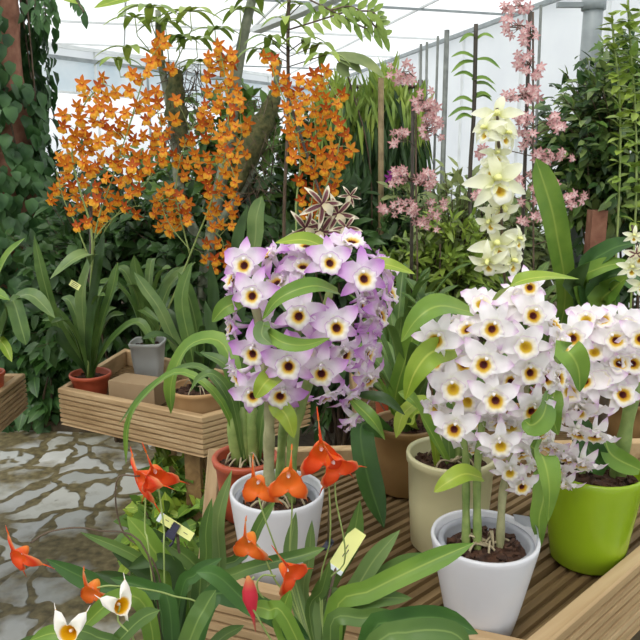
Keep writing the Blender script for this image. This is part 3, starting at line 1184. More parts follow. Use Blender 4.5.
# --- white dendrobium in the lime pot
gc = V((.395, .935, DZ))
r3 = thing('potted_dendrobium', 'lime green pot at the photo right with white dendrobium and thick green cane', 'potted orchid', gc)
pot(r3, gc, .146, .052, .070, 'pot_green', rim=False, soil_d=.018)
cb = gc + V((0, 0, .12))
cane(r3, [cb + V((.035, .0, 0)), at(622, 450, .93), at(634, 390, .93), at(652, 320, .95)], .0115, 'cane', nodes=4)
cane(r3, [cb + V((.018, .02, 0)), at(600, 440, .96), at(606, 385, .96), at(615, 330, .96)], .009, 'stem_dark', nodes=4)
cane(r3, [cb + V((-.02, .0, 0)), at(586, 440, .95), at(580, 380, .94), at(575, 330, .93)], .006, 'cane')
gf = [(572, 335, 1), (613, 338, 1), (569, 388, 2), (617, 362, 0), (640, 335, 1), (592, 352, 0), (560, 410, 0), (577, 428, 0), (591, 402, 0), (571, 453, 0), (596, 430, 0), (563, 478, 0),
      (588, 380, 0), (618, 392, 0), (602, 375, 0), (551, 440, 0), (578, 405, 0), (583, 458, 0), (632, 362, 0), (600, 322, 0), (586, 320, 0), (643, 372, 0), (566, 360, 0), (556, 462, 0), (625, 325, 2)]
cen = at(595, 385, .95)
for i, (u, v, k) in enumerate(gf):
    y = .875 - (.03 if k == 1 else .0) + R.uniform(-.012, .012)
    p = at(u, v, y)
    dv = petal_dir(p, cen, (-.15, -.9 if k else -.3, .0), .45 if k else 1.0)
    if v > 395:
        dv = (dv + V((0, 0, -.7))).normalized()
    flower(r3, 'wht%d' % (i % 6), p, dv, R.uniform(.028, .0325), roll=R.uniform(-.6, .6))
lf(r3, [at(606, 470, .92), at(590, 452, .90), at(582, 430, .91), at(580, 412, .92)], .04, 'leaf_deep', 'ovate', n0=V((0, -1, .1)))
lf(r3, [at(640, 470, .9), at(612, 455, .9), at(604, 435, .91)], .03, 'leaf', 'ovate', n0=V((0, -1, .1)))

# --- cream pot
cc = V((.196, .975, DZ))
r4 = thing('potted_orchid', 'cream cylindrical pot standing behind the white tapered pot', 'potted orchid', cc)
pot(r4, cc, .150, .056, .0655, 'pot_cream', rim=True, lip=.003, soil_d=.022)
cb = cc + V((0, 0, .125))
roots(r4, cb, 8, .045, 12)
for P, w, mt in (([cb, at(424, 420, .95), at(412, 400, .93), at(398, 392, .93)], .022, 'leaf'),
                 ([cb + V((-.02, 0, 0)), at(428, 405, .97), at(405, 412, .95), at(396, 438, .94)], .02, 'leaf_bright'),
                 ([cb, at(445, 400, .98), at(440, 360, 1.0), at(445, 320, 1.02)], .028, 'leaf_strap'),
                 ([cb + V((.02, 0, 0)), at(480, 400, .99), at(500, 350, 1.02), at(520, 300, 1.06)], .028, 'leaf_strap')):
    lf(r4, P, w, mt, 'strap')
cane(r4, [cb + V((.01, .01, 0)), at(462, 400, .99), at(466, 340, 1.0)], .007, 'cane')

# --- brown pot at the back of the bench, with the long dark leaf
bc = V((.152, 1.165, DZ))
r5 = thing('potted_orchid', 'brown pot with strap leaves behind the cream pot', 'potted orchid', bc)
pot(r5, bc, .125, .05, .061, 'pot_brown', rim=True, lip=.003)
cb = bc + V((0, 0, .11))
clump(r5, cb, 11, .24, .024, 'leaf_strap', .5, 21, droop=.5)
lf(r5, [cb + V((-.03, -.02, .0)), at(362, 424, 1.08), at(366, 470, 1.02), at(384, 528, .985)], .042, 'leaf_deep', 'strap', n0=V((.3, -.9, .2)))
lf(r5, [cb, at(395, 400, 1.14), at(412, 340, 1.12), at(425, 300, 1.1)], .028, 'leaf', 'strap')
lf(r5, [cb, at(385, 395, 1.12), at(372, 372, 1.08), at(350, 365, 1.06)], .024, 'leaf', 'strap')
lf(r5, [cb + V((.02, 0, 0)), at(410, 425, 1.1), at(418, 412, 1.08), at(432, 412, 1.06)], .022, 'leaf_bright', 'strap')

# --- terracotta pot with arching leaves
tc_ = V((-.122, 1.065, DZ))
r6 = thing('potted_orchid', 'terracotta pot with long arching strap leaves behind the white mauve-flowered pot', 'potted orchid', tc_)
pot(r6, tc_, .105, .04, .051, 'pot_red', lip=.01)
cb = tc_ + V((0, 0, .09))
roots(r6, cb, 14, .04, 17)
arch = [([cb + V((-.01, 0, 0)), at(236, 390, 1.08), at(222, 343, 1.12), at(190, 345, 1.14), at(172, 380, 1.16), at(171, 414, 1.17)], .030, 'leaf'),
        ([cb, at(238, 395, 1.06), at(225, 365, 1.06), at(200, 352, 1.08)], .018, 'leaf_strap'),
        ([cb + V((.0, -.01, 0)), at(232, 400, 1.04), at(215, 375, 1.03), at(200, 378, 1.03), at(190, 392, 1.04)], .014, 'leaf_strap'),
        ([cb, at(220, 400, 1.05), at(180, 372, 1.08), at(145, 395, 1.1), at(128, 425, 1.12), at(126, 465, 1.13)], .014, 'leaf'),
        ([cb, at(228, 400, 1.06), at(195, 366, 1.1), at(150, 388, 1.13), at(118, 425, 1.15)], .013, 'leaf_strap'),
        ([cb + V((.01, 0, 0)), at(250, 400, 1.06), at(246, 360, 1.06), at(225, 335, 1.05)], .02, 'leaf_strap'),
        ([cb + V((.01, .01, 0)), at(254, 395, 1.1), at(258, 340, 1.12), at(262, 300, 1.14)], .022, 'leaf_strap'),
        ([cb + V((.02, 0, 0)), at(262, 420, 1.05), at(270, 395, 1.05), at(282, 380, 1.05)], .018, 'leaf_strap'),
        ([cb + V((-.01, .01, 0)), at(240, 400, 1.12), at(215, 340, 1.15), at(205, 300, 1.16)], .02, 'leaf_dark')]
for P, w, mt in arch:
    lf(r6, P, w, mt, 'strap', n=22)
for k, (u, v) in enumerate(((243, 425), (252, 420), (234, 428))):
    m = MB().tube(cat_pts([cb + V(((u - 243) * .0012, 0, -.005)), at(u, v, 1.06), at(u, v - 18, 1.06)], 8), [.008, .011, .012, .012, .011, .009, .006, .004], 10)
    m.build('bulb', 'cane', r6)


# ------------------------------------------------------------------ orange orchids
def spray(root, branches, spots, Y, keys, r, seed, dy=.1, pots=None):
    """branches: polylines of photo positions; flowers spaced along them on short pedicels"""
    q = random.Random(seed)
    st = MB()
    pts_all = []
    for br, r0 in branches:
        yy = Y + q.uniform(-dy, dy) * .6
        P = [at(u, v, yy + (0 if i else 0)) for i, (u, v) in enumerate(br)]
        pp = cat_pts(P, 24)
        st.tube(pp, [r0 * (1 - .6 * i / 23) for i in range(24)], 6)
        pts_all.append(pp)
    n = 0
    for k, (u, v) in enumerate(spots):
        y = Y + q.uniform(-dy, dy)
        p = at(u, v, y)
        best = min((x for pp in pts_all for x in pp[3:]), key=lambda x: (x - p).length)
        if (best - p).length > .16:
            p = best + (p - best).normalized() * .16
        d = (V((q.uniform(-.6, .6), -1, q.uniform(-.5, .35)))).normalized()
        st.tube([best, best.lerp(p, .5) + V((0, .004, .006)), p - d * r * .1], [.0013, .001, .001], 4, False)
        flower(root, q.choice(keys), p, d, r * q.uniform(.85, 1.2), roll=q.uniform(-.7, .7))
        n += 1
    st.build('flower_stem', 'stem', root)
    return n


def fill_poly(poly, n, seed, mind=8.0):
    """scatter n spots inside a polygon"""
    q = random.Random(seed)
    us = [p[0] for p in poly]
    vs = [p[1] for p in poly]
    out = []
    tries = 0
    md = mind
    while len(out) < n and tries < 20000:
        tries += 1
        if tries % 3000 == 0:
            md *= .85
        u, v = q.uniform(min(us), max(us)), q.uniform(min(vs), max(vs))
        ins = False
        j = len(poly) - 1
        for i in range(len(poly)):
            if (vs[i] > v) != (vs[j] > v) and u < (us[j] - us[i]) * (v - vs[i]) / (vs[j] - vs[i]) + us[i]:
                ins = not ins
            j = i
        if ins and all((u - a) ** 2 + (v - b) ** 2 > md * md for a, b in out):
            out.append((u, v))
    return out


OR = ['or0', 'or0', 'or1', 'or2']
LZ = .6475
# left plant, terracotta pot
oc = V((-.742, 2.165, LZ))
o1 = thing('potted_orchid', 'broad orange-flowered orchid in a terracotta pot at the left end of the tray', 'potted orchid', oc)
pot(o1, oc, .078, .047, .064, 'pot_red')
pot2 = None
cb = oc + V((0, 0, .062))
stake(o1, cb, at(91, 205, 2.17), .005)
Yl = 2.15
br = [([(88, 380), (90, 300), (92, 235), (80, 190), (72, 150), (84, 105), (104, 84)], .004),
      ([(90, 300), (96, 230), (112, 180), (128, 130), (140, 98)], .003),
      ([(92, 290), (100, 240), (125, 205), (150, 178), (162, 140), (155, 100)], .003),
      ([(90, 260), (76, 225), (64, 200), (56, 170)], .0025),
      ([(94, 240), (108, 222), (130, 208), (142, 206)], .0022),
      ([(128, 130), (140, 90), (150, 60), (160, 45)], .0022)]
poly = [(52, 195), (60, 150), (56, 118), (78, 100), (82, 84), (98, 80), (104, 70), (112, 84), (140, 78), (158, 84), (166, 100), (176, 118), (166, 150), (166, 168), (140, 176), (146, 190),
        (138, 214), (110, 214), (100, 232), (82, 236), (72, 218), (60, 208)]
sp = fill_poly(poly, 92, 5, 9.0) + [(160, 38), (156, 48), (165, 42), (150, 62), (148, 72), (158, 58), (132, 74), (52, 199)]
spray(o1, br, sp[:100], Yl, OR, .0245, 11, .09)
clump(o1, cb, 9, .34, .03, 'leaf_strap', .45, 31)
for P, w, mt in (([cb, at(60, 330, 2.12), at(45, 285, 2.1), at(34, 235, 2.1)], .034, 'leaf_strap'),
                 ([cb, at(70, 310, 2.1), at(60, 270, 2.05), at(88, 254, 2.05), at(102, 252, 2.05)], .0, None),
                 ([cb, at(82, 300, 2.12), at(92, 258, 2.08), at(76, 258, 2.03), at(50, 279, 2.0)], .045, 'leaf_blue'),
                 ([cb, at(100, 330, 2.12), at(112, 290, 2.1), at(118, 262, 2.1)], .035, 'leaf_strap'),
                 ([cb, at(112, 340, 2.12), at(138, 322, 2.1), at(155, 345, 2.08)], .03, 'leaf_strap'),
                 ([cb, at(68, 350, 2.1), at(55, 330, 2.08), at(46, 345, 2.05)], .028, 'leaf_dark'),
                 ([cb, at(90, 330, 2.1), at(98, 270, 2.1), at(104, 230, 2.12)], .03, 'leaf_dark')):
    if mt:
        leaf(o1, P, w, mt, 'strap')
tg = at(75, 285, 2.04)
ax = face_mat(V((-.1, -1, .25)), roll=-.5).to_matrix()
ax = (ax.col[0].copy(), ax.col[1].copy(), ax.col[2].copy())
t_o = MB().box(tg, (.034, .018, .0015), ax).build('tag', 'tag_yellow', o1, smooth=False)
m = MB()
for k in range(3):
    m.box(tg + ax[2] * .0012 + ax[1] * (.005 - .005 * k), (.022, .0012, .0008), ax)
m.build('print', 'ink', t_o, smooth=False)

# wooden offcut lying in the tray
blk = MB().box(V((-.572, 2.115, LZ + .036)), (.17, .09, .07), (V((.93, -.36, 0)), V((.36, .93, 0)), V((0, 0, 1)))).build('box', 'card', None, smooth=False)
tag(blk, 'small brown cardboard box between the terracotta and tan pots in the tray', 'box')

# grey pot
o2c = V((-.585, 2.30, LZ))
o2 = thing('potted_orchid', 'orange-flowered orchid with tall narrow flower column in a square grey pot', 'potted orchid', o2c)
pot(o2, o2c, .15, .04, .056, 'pot_grey', square=.7, lip=.004)
cb = o2c + V((0, 0, .135))
clump(o2, cb, 6, .32, .034, 'leaf_strap', .35, 33)
leaf(o2, [cb, at(152, 310, 2.3), at(138, 278, 2.3), at(134, 255, 2.3)], .04, 'leaf_strap')
leaf(o2, [cb, at(160, 310, 2.28), at(172, 282, 2.28), at(196, 262, 2.27)], .04, 'leaf_blue')
leaf(o2, [cb, at(156, 330, 2.26), at(142, 310, 2.22), at(160, 322, 2.18)], .03, 'leaf_strap')
br = [([(152, 345), (176, 290), (196, 240), (212, 200), (226, 150), (228, 100), (222, 60)], .004),
      ([(190, 255), (180, 215), (176, 190), (180, 160), (190, 130)], .003),
      ([(205, 225), (222, 240), (222, 262)], .003),
      ([(222, 165), (240, 140), (240, 110)], .0022),
      ([(190, 250), (170, 225), (160, 200)], .0022)]
poly = [(208, 56), (220, 40), (234, 40), (238, 60), (232, 80), (246, 100), (250, 150), (240, 180), (238, 210), (232, 262), (216, 274), (204, 262), (202, 240), (206, 200), (196, 165), (178, 165), (170, 150), (184, 128), (200, 130), (204, 90)]
sp = fill_poly(poly, 76, 8, 8.0) + fill_poly([(152, 196), (168, 188), (188, 200), (190, 222), (176, 234), (158, 228)], 17, 9, 8) + [(165, 70), (176, 100), (184, 176)]
spray(o2, br, sp, 2.28, OR, .0235, 12, .07)

# tan pot
o3c = V((-.362, 1.985, LZ))
o3 = thing('potted_orchid', 'low tan pot with upright broad leaves near the right corner of the tray', 'potted orchid', o3c)
pot(o3, o3c, .092, .072, .086, 'pot_tan', lip=.004)
cb = o3c + V((0, 0, .08))
for P, w, mt in (([cb, at(198, 340, 1.99), at(190, 300, 1.99), at(178, 272, 1.99)], .04, 'leaf_strap'),
                 ([cb, at(176, 345, 1.98), at(160, 310, 1.97), at(146, 290, 1.97), at(134, 272, 1.97)], .036, 'leaf_blue'),
                 ([cb, at(205, 350, 2.0), at(214, 310, 2.0), at(210, 260, 2.0)], .035, 'leaf_dark'),
                 ([cb, at(190, 345, 1.95), at(182, 300, 1.95), at(192, 262, 1.95)], .042, 'leaf_strap'),
                 ([cb, at(215, 360, 2.0), at(236, 330, 2.0), at(246, 290, 2.0)], .035, 'leaf_dark')):
    leaf(o3, P, w, mt, 'strap')
roots(o3, cb, 9, .07, 41)
clump(o3, cb, 6, .26, .03, 'leaf_dark', .5, 35)

# tall orange orchid behind the mauve flowers
o4c = V((.235, 2.12, .552))
o4 = thing('potted_orchid', 'orange orchid with loose upright sprays just above the mauve flower head', 'potted orchid', o4c)
pot(o4, o4c, .12, .05, .062, 'pot_red')
cb = o4c + V((0, 0, .1))
stake(o4, cb + V((-.02, 0, 0)), at(289, 100, 2.12), .004)
br = [([(320, 330), (300, 260), (296, 210), (300, 160), (292, 120), (278, 85), (270, 60)], .004),
      ([(302, 250), (312, 200), (316, 150), (314, 110)], .003),
      ([(305, 250), (325, 190), (338, 150), (342, 110), (330, 85)], .003),
      ([(298, 180), (322, 120), (324, 80)], .002)]
poly = [(264, 54), (276, 52), (284, 72), (302, 80), (306, 100), (314, 66), (326, 70), (326, 90), (344, 92), (346, 120), (352, 150), (342, 180), (330, 196), (318, 214), (300, 214), (294, 180), (290, 140), (286, 112), (272, 84)]
sp = fill_poly(poly, 60, 15, 10.5)
spray(o4, br, sp, 2.12, OR, .023, 13, .08)
clump(o4, cb, 8, .5, .035, 'leaf_strap', .3, 37, droop=.3)
leaf(o4, [cb, at(268, 290, 2.08), at(256, 230, 2.06), at(262, 196, 2.06)], .05, 'leaf_blue', 'paddle')
leaf(o4, [cb, at(252, 300, 2.1), at(238, 250, 2.1), at(248, 205, 2.1)], .04, 'leaf_dark', 'strap')

# brindled spider orchid
s1c = V((.215, 1.88, .552))
s1 = thing('potted_orchid', 'spidery maroon and cream brindled orchid above the mauve flower head', 'potted orchid', s1c)
pot(s1, s1c, .11, .045, .055, 'pot_tan')
cb = s1c + V((0, 0, .095))
clump(s1, cb, 6, .4, .03, 'leaf_strap', .3, 38, droop=.2)
spk = MB()
pp = cat_pts([cb, at(322, 300, 1.8), at(322, 240, 1.72), at(324, 200, 1.7)], 16)
spk.tube(pp, .0022, 6)
spk.build('flower_stem', 'stem_dark', s1)
for u, v, r in ((322, 205, .05), (338, 214, .045), (305, 228, .045), (322, 232, .05), (346, 228, .035), (330, 246, .04), (300, 245, .035), (350, 196, .025)):
    flower(s1, 'spider', at(u, v, 1.7 + R.uniform(-.03, .03)), V((R.uniform(-.5, .5), -1, R.uniform(-.2, .5))), r, roll=R.uniform(-1, 1))

# far left tray orchid
f1c = V((-1.045, 2.10, LZ))
f1 = thing('potted_orchid', 'strap-leaved orchid in a terracotta pot in the tray at the left edge', 'potted orchid', f1c)
pot(f1, f1c, .1, .04, .052, 'pot_red')
cb = f1c + V((0, 0, .09))
for P, w, mt in (([cb, at(10, 310, 2.05), at(30, 295, 2.0), at(55, 318, 1.98)], .045, 'leaf_blue'),
                 ([cb, at(5, 330, 2.05), at(12, 300, 2.0), at(22, 330, 1.96), at(26, 345, 1.95)], .045, 'leaf_strap'),
                 ([cb, at(-8, 300, 2.05), at(5, 260, 2.03), at(25, 238, 2.02)], .034, 'leaf'),
                 ([cb, at(-20, 330, 2.0), at(-10, 295, 1.98), at(10, 300, 1.96)], .04, 'leaf'),
                 ([cb, at(-25, 300, 2.1), at(-40, 250, 2.1)], .035, 'leaf_strap'),
                 ([cb, at(-6, 340, 2.08), at(4, 345, 2.03), at(12, 362, 2.0)], .03, 'leaf_bright')):
    leaf(f1, P, w, mt, 'strap')

# ------------------------------------------------------------------ ivy-clad trunk
tx = V((-1.60, 3.7, 0))
tr = thing('tree', 'reddish-brown tree trunk rising at the left edge under climbing ivy', 'tree trunk', tx)
m = MB()
pp = [tx + V((.012 * math.sin(z * 2.3), .01 * math.cos(z * 1.7), z)) for z in [i * .15 for i in range(20)]]
m.tube(pp, [.14 + .01 * math.sin(i * 1.9) - .0015 * i for i in range(20)], 20)
m.build('trunk', 'bark', tr)
iv = thing('climbing_ivy', 'dark green ivy clinging all around the trunk at the left edge', 'ivy', tx)
m, st = MB(), MB()
for k in range(4200):
    z = R.uniform(.02, 2.85)
    a = R.uniform(0, 2 * PI)
    bare = (a < .5 or a > 2 * PI - 1.05) and z > 1.45 and R.random() < (.95 if z > 1.8 else .5)   # brown bark shows at the right side high up
    if bare:
        continue
    fl = .05 + .09 * (math.sin(z * 3.1 + a) > .2) * R.random() + .05 * R.random()
    if z < 1.3:
        fl += .07 * R.random()
    d = V((math.cos(a), math.sin(a), 0))
    p = tx + d * (.135 + 1.3 * fl * R.random()) + V((0, 0, z))
    s = R.uniform(.055, .095)
    m.small_leaf(p, d * .35 + V((0, 0, -1)) + rnd3(.5), d + V((0, 0, .5)) + rnd3(.3), s, s * .85, bend=.25)
for k in range(9):
    a0 = R.uniform(0, 6)
    st.tube([tx + V((math.cos(a0 + .8 * math.sin(z * .9 + k)) * .15, math.sin(a0 + .8 * math.sin(z * .9 + k)) * .15, z)) for z in [i * .1 for i in range(28)]], .005, 5)
m.build('foliage', 'ivy', iv)
st.build('branches', 'stem_dark', iv)

# hanging vine tips top left
hv = thing('hanging_vine', 'drooping vine tips with pointed dark leaves hanging at the top left', 'vine', at(55, -40, 2.3))
m, st = MB(), MB()
for P in ([(30, -40), (34, -8), (36, 18)], [(45, -40), (50, -6), (55, 14)], [(66, -40), (74, -6), (84, 12)], [(40, -30), (44, -2), (46, 18)]):
    pp = cat_pts([at(u, v, 2.3 + R.uniform(-.08, .08)) for u, v in P], 12)
    st.tube(pp, .0025, 5)
    for i in range(3, 12):
        for s in (-1, 1):
            if R.random() < .75:
                m.small_leaf(pp[i], V((s * .55, R.uniform(-.5, .2), -1)), V((s * .3, -1, .2)) + rnd3(.4), R.uniform(.025, .04), R.uniform(.014, .02))
    m.small_leaf(pp[-1], V((.05, 0, -1)), V((0, -1, .1)), .05, .026)
m.build('foliage', 'ivy', hv)
st.build('branches', 'stem_dark', hv)

# ------------------------------------------------------------------ mossy tree in the middle with hand-shaped leaves
mt0 = V((-.30, 2.95, 0))
mt = thing('tree', 'thin lichen-grey tree bending up through the orange flowers, moss in its fork', 'tree', mt0)
m = MB()
Ym = 2.95
m.tube(cat_pts([mt0, at(206, 330, Ym), at(214, 220, Ym), at(228, 150, Ym), at(236, 80, Ym), at(246, 25, Ym), at(262, -40, Ym)], 30), [.034 - .0006 * i for i in range(30)], 12)
m.tube(cat_pts([at(208, 260, Ym), at(182, 200, Ym), at(172, 120, Ym), at(160, 55, Ym), at(158, 10, Ym)], 20), [.024 - .0007 * i for i in range(20)], 10)
m.tube(cat_pts([at(214, 230, Ym), at(245, 185, Ym), at(268, 120, Ym), at(280, 60, Ym)], 20), [.022 - .0006 * i for i in range(20)], 10)
m.build('trunk', 'bark_grey', mt)
ms = MB()
for P, rr in (([(176, 70), (176, 110), (184, 150)], .04), ([(235, 190), (258, 135), (276, 95)], .042)):
    pp = cat_pts([at(u, v, Ym - .02) for u, v in P], 12)
    ms.tube(pp, [rr * (.5 + .6 * math.sin(PI * i / 11)) * R.uniform(.8, 1.2) for i in range(12)], 12)
ms.build('moss', 'moss', mt)
for side in (((180, 115), (182, 90)), ((262, 125), (250, 165))):
    tw = MB()
    for k in range(90):     # dead roots hanging from the moss
        u, v = R.choice(side)
        p = at(u + R.uniform(-14, 14), v + R.uniform(-30, 30), Ym + R.uniform(-.05, .02))
        tw.tube([p, p + rnd3(.06) + V((0, 0, -.02)), p + rnd3(.1) + V((0, 0, -.07))], .0016, 4, False)
    tw.build('dead_roots', 'stem_dark', mt)
m = MB()
def whorl(c, n, l, w, tilt=.25, mm=None):
    for k in range(n):
        a = 2 * PI * (k + R.random() * .5) / n
        d = V((math.cos(a), math.sin(a), -tilt * R.uniform(.3, 1.6)))
        pts = [c, c + d * l * .35 + V((0, 0, .01)), c + d * l * .7, c + d * l + V((0, 0, -.02))]
        (mm or m).strip(cat_pts(pts, 8), prof('lance', 8, w), V((0, -.2, 1)), .12, 2)
for u, v, n, l in ((150, 8, 7, .17), (165, 22, 7, .16), (190, 12, 7, .16), (135, 18, 6, .16), (215, 30, 6, .15), (118, 60, 5, .13), (200, 62, 6, .14), (178, 38, 6, .12), (240, 10, 6, .15), (256, -4, 6, .15), (196, 40, 6, .15), (128, 48, 4, .16)):
    c = at(u, v, Ym - .1 + R.uniform(-.15, .15))
    whorl(c, n, l * .8, .036, .12)
m.build('foliage', 'fol_light', mt)
m = MB()
for u, v in ((150, 8), (165, 22), (190, 12), (135, 18), (215, 30), (118, 60), (200, 62), (178, 38), (240, 10), (196, 40), (128, 48)):
    c = at(u, v, Ym - .1)
    m.tube([c, c + V((0, .02, -.06)), at(170, 75, Ym) if u < 200 else at(236, 80, Ym)], .002, 4)
m.build('branches', 'stem', mt)
# big pale leaf blade at the very top
ov = thing('overhanging_branch', 'overhanging branch with long bright green leaves across the top edge', 'branch', at(110, -30, 2.2))
m, st = MB(), MB()
st.tube(cat_pts([at(60, -40, 2.2), at(100, -12, 2.2), at(140, -20, 2.2)], 8), .004, 6)
m.strip(cat_pts([at(136, -6, 2.2), at(118, 0, 2.18), at(94, 8, 2.15)], 10), prof('lance', 10, .045), V((0, -.8, .5)), .15)
m.strip(cat_pts([at(60, -20, 2.2), at(64, -4, 2.18), at(78, 4, 2.15)], 10), prof('lance', 10, .03), V((0, -.8, .5)), .15)
m.build('foliage', 'leaf_bright', ov)
st.build('branches', 'stem', ov)
sf = thing('sapling', 'slender sapling with divided leaves above the orange sprays, under the roof bars', 'sapling', (-.12, 2.6, 0))
m, st = MB(), MB()
st.tube(cat_pts([(-.12, 2.6, 0), at(284, 250, 2.6), at(288, 120, 2.6), at(288, 30, 2.6), at(290, -20, 2.6)], 24), [.007] * 24, 6)
for u, v in ((262, 50), (270, 38), (305, 40), (318, 45), (286, 20), (275, 45), (325, 55), (300, 5)):
    c = at(u, v, 2.55 + R.uniform(-.1, .1))
    st.tube([at(288, v + 12, 2.6), c], .002, 4)
    whorl(c, 4, .09, .03, .2, m)
for P in ([(290, -10), (330, 10), (352, 22), (374, 32)], [(330, 10), (355, 8), (384, 36)], [(288, 30), (320, 20), (345, 12)], [(345, 12), (372, 12), (382, 26)]):
    pp = cat_pts([at(u, v, 2.5) for u, v in P], 14)
    st.tube(pp, .003, 5)
    for i in range(3, 14, 2):
        for s in (-1, 1):
            m.small_leaf(pp[i], (pp[i] - pp[i - 1]).normalized() * .6 + V((0, s * .4, s * .8)), V((0, -1, .3)), R.uniform(.045, .075), .024)
m.build('foliage', 'fol_light', sf)
st.build('branches', 'stem_dark', sf)
gl = thing('sapling', 'grey-leaved twig hanging in front of the bright roof above the hedge', 'sapling', (.2, 3.2, 0))
m, st = MB(), MB()
pp = cat_pts([(.2, 3.2, 0), at(372, 200, 3.2), at(352, 90, 3.2), at(335, 55, 3.2)], 20)
st.tube(pp, .004, 6)
for P in (((335, 55), (350, 62), (362, 74)), ((335, 55), (365, 62), (385, 78)), ((340, 62), (344, 72), (350, 76))):
    m.strip(cat_pts([at(u, v, 3.15) for u, v in P], 8), prof('lance', 8, .06), V((0, -.8, .6)), .1)
m.build('foliage', 'fol_grey', gl)
st.build('branches', 'stem_dark', gl)

# ------------------------------------------------------------------ hanging hedge of slender leaves
hc = V((.26, 3.35, 0))
hg = thing('hanging_plant', 'dense curtain of slender dark leaves with grassy top behind a bamboo cane', 'hanging plant', hc)
m = MB()
for k in range(2600):
    u = R.uniform(318, 424)
    top = 92 + 12 * math.sin(u * .11) + (18 if u < 335 else 0)
    v = R.uniform(top, 250)
    p = at(u, v, 3.35 + R.uniform(-.16, .18))
    l = R.uniform(.08, .2)
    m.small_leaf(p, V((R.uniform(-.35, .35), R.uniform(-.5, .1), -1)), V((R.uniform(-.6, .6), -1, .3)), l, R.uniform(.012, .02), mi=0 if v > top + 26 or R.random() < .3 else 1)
for k in range(500):
    u = R.uniform(318, 424)
    top = 92 + 12 * math.sin(u * .11) + (18 if u < 335 else 0)
    p = at(u, top + R.uniform(0, 26), 3.35 + R.uniform(-.16, .16))
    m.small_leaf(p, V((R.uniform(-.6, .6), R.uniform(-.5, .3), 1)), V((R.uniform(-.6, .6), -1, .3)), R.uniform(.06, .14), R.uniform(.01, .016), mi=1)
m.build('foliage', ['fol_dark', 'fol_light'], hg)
m = MB()
for x in (-.2, .2):
    m.tube([V((hc.x + x, 3.37, 0)), V((hc.x + x, 3.37, 1.75))], .012, 8)
for z in (.5, 1.1, 1.72):
    m.tube([V((hc.x - .22, 3.37, z)), V((hc.x + .22, 3.37, z))], .008, 8)
for k in range(12):
    m.tube([V((hc.x - .19 + k * .034, 3.37, .48)), V((hc.x - .19 + k * .034, 3.37, 1.73))], .003, 5)
m.build('support_frame', 'stem_dark', hg)
bb = stake(None, (.283, 3.02, 0), at(381, 78, 3.02), .012, 'bamboo', 'bamboo_cane')
tag(bb, 'thick upright bamboo cane in front of the curtain of slender leaves', 'cane')
mg = thing('orchid', 'small magenta orchid bloom against the hanging dark leaves', 'orchid', (.34, 2.95, 0))
pp = cat_pts([(.34, 2.95, 0), at(396, 260, 2.95), at(393, 176, 2.95)], 12)
MB().tube(pp, .003, 5).build('flower_stem', 'stem', mg)
for dx, dz in ((0, 0), (4, 3), (-3, 4)):
    flower(mg, 'magenta', at(393 + dx, 174 + dz, 2.92), V((R.uniform(-.3, .3), -1, 0)), .028)


# ------------------------------------------------------------------ pink flower spikes
def pink(label, base, line, tiers, Y, group=None, seed=1):
    q = random.Random(seed)
    root = thing('potted_orchid', label, 'potted orchid', base, group)
    pot(root, V(base), .12, .05, .062, 'pot_red')
    cb = V(base) + V((0, 0, .1))
    stake(root, cb, at(line[0][0], line[0][1], Y), .006)
    st = MB()
    st.tube(cat_pts([cb] + [at(u + 3, v, Y - .01) for u, v in reversed(line)], 30), .003, 6)
    for (u, v, du, dv, n) in tiers:
        ax_ = [at(line[0][0] + 2, v + 6, Y), at(u, v, Y - .03)]
        st.tube([ax_[0], ax_[0].lerp(ax_[1], .5) + V((0, 0, .01)), ax_[1]], .0016, 5)
        for k in range(int(n * 1.6)):
            p = at(u + q.uniform(-du, du), v + q.uniform(-dv, dv), Y - .03 + q.uniform(-.06, .05))
            flower(root, 'pink', p, V((q.uniform(-.8, .8), -1, q.uniform(-.3, .6))), q.uniform(.014, .020), roll=q.uniform(-1, 1))
            c = ax_[0].lerp(ax_[1], q.uniform(.4, 1))
            st.tube([c, p], .0009, 4, False)
    st.build('flower_stem', 'stem_dark', root)
    clump(root, cb, 9, .42, .032, 'leaf_strap', .35, seed + 60, droop=.3)
    return root


pink('dusky pink orchid spike on a dark stake right of the hanging dark leaves', (.33, 2.45, .552), [(413, 100), (413, 180), (414, 290)],
     [(402, 72, 12, 10, 9), (424, 100, 10, 12, 9), (428, 128, 14, 10, 11), (400, 140, 8, 10, 6), (432, 108, 8, 8, 5), (408, 178, 18, 10, 12), (428, 182, 8, 10, 7),
      (398, 208, 20, 7, 13), (424, 222, 14, 8, 8), (436, 206, 10, 4, 4)], 2.3, seed=5)
pink('tall dusky pink orchid spike on a dark stake behind the cream flowers', (.68, 2.3, .552), [(530, 12), (530, 160), (529, 320)],
     [(516, 6, 14, 6, 7), (530, 34, 8, 10, 7), (512, 26, 8, 10, 5), (524, 62, 8, 10, 7), (536, 72, 6, 6, 4), (530, 96, 9, 8, 7), (512, 96, 14, 4, 5), (524, 120, 8, 8, 6), (526, 140, 8, 8, 6),
      (556, 122, 10, 6, 5), (556, 156, 22, 5, 12), (568, 200, 20, 6, 10), (545, 188, 12, 8, 7), (520, 180, 10, 8, 4), (478, 150, 8, 5, 4), (482, 196, 10, 6, 4), (530, 212, 10, 12, 6), (562, 130, 8, 4, 3), (566, 240, 14, 6, 5)], 2.2, seed=6)

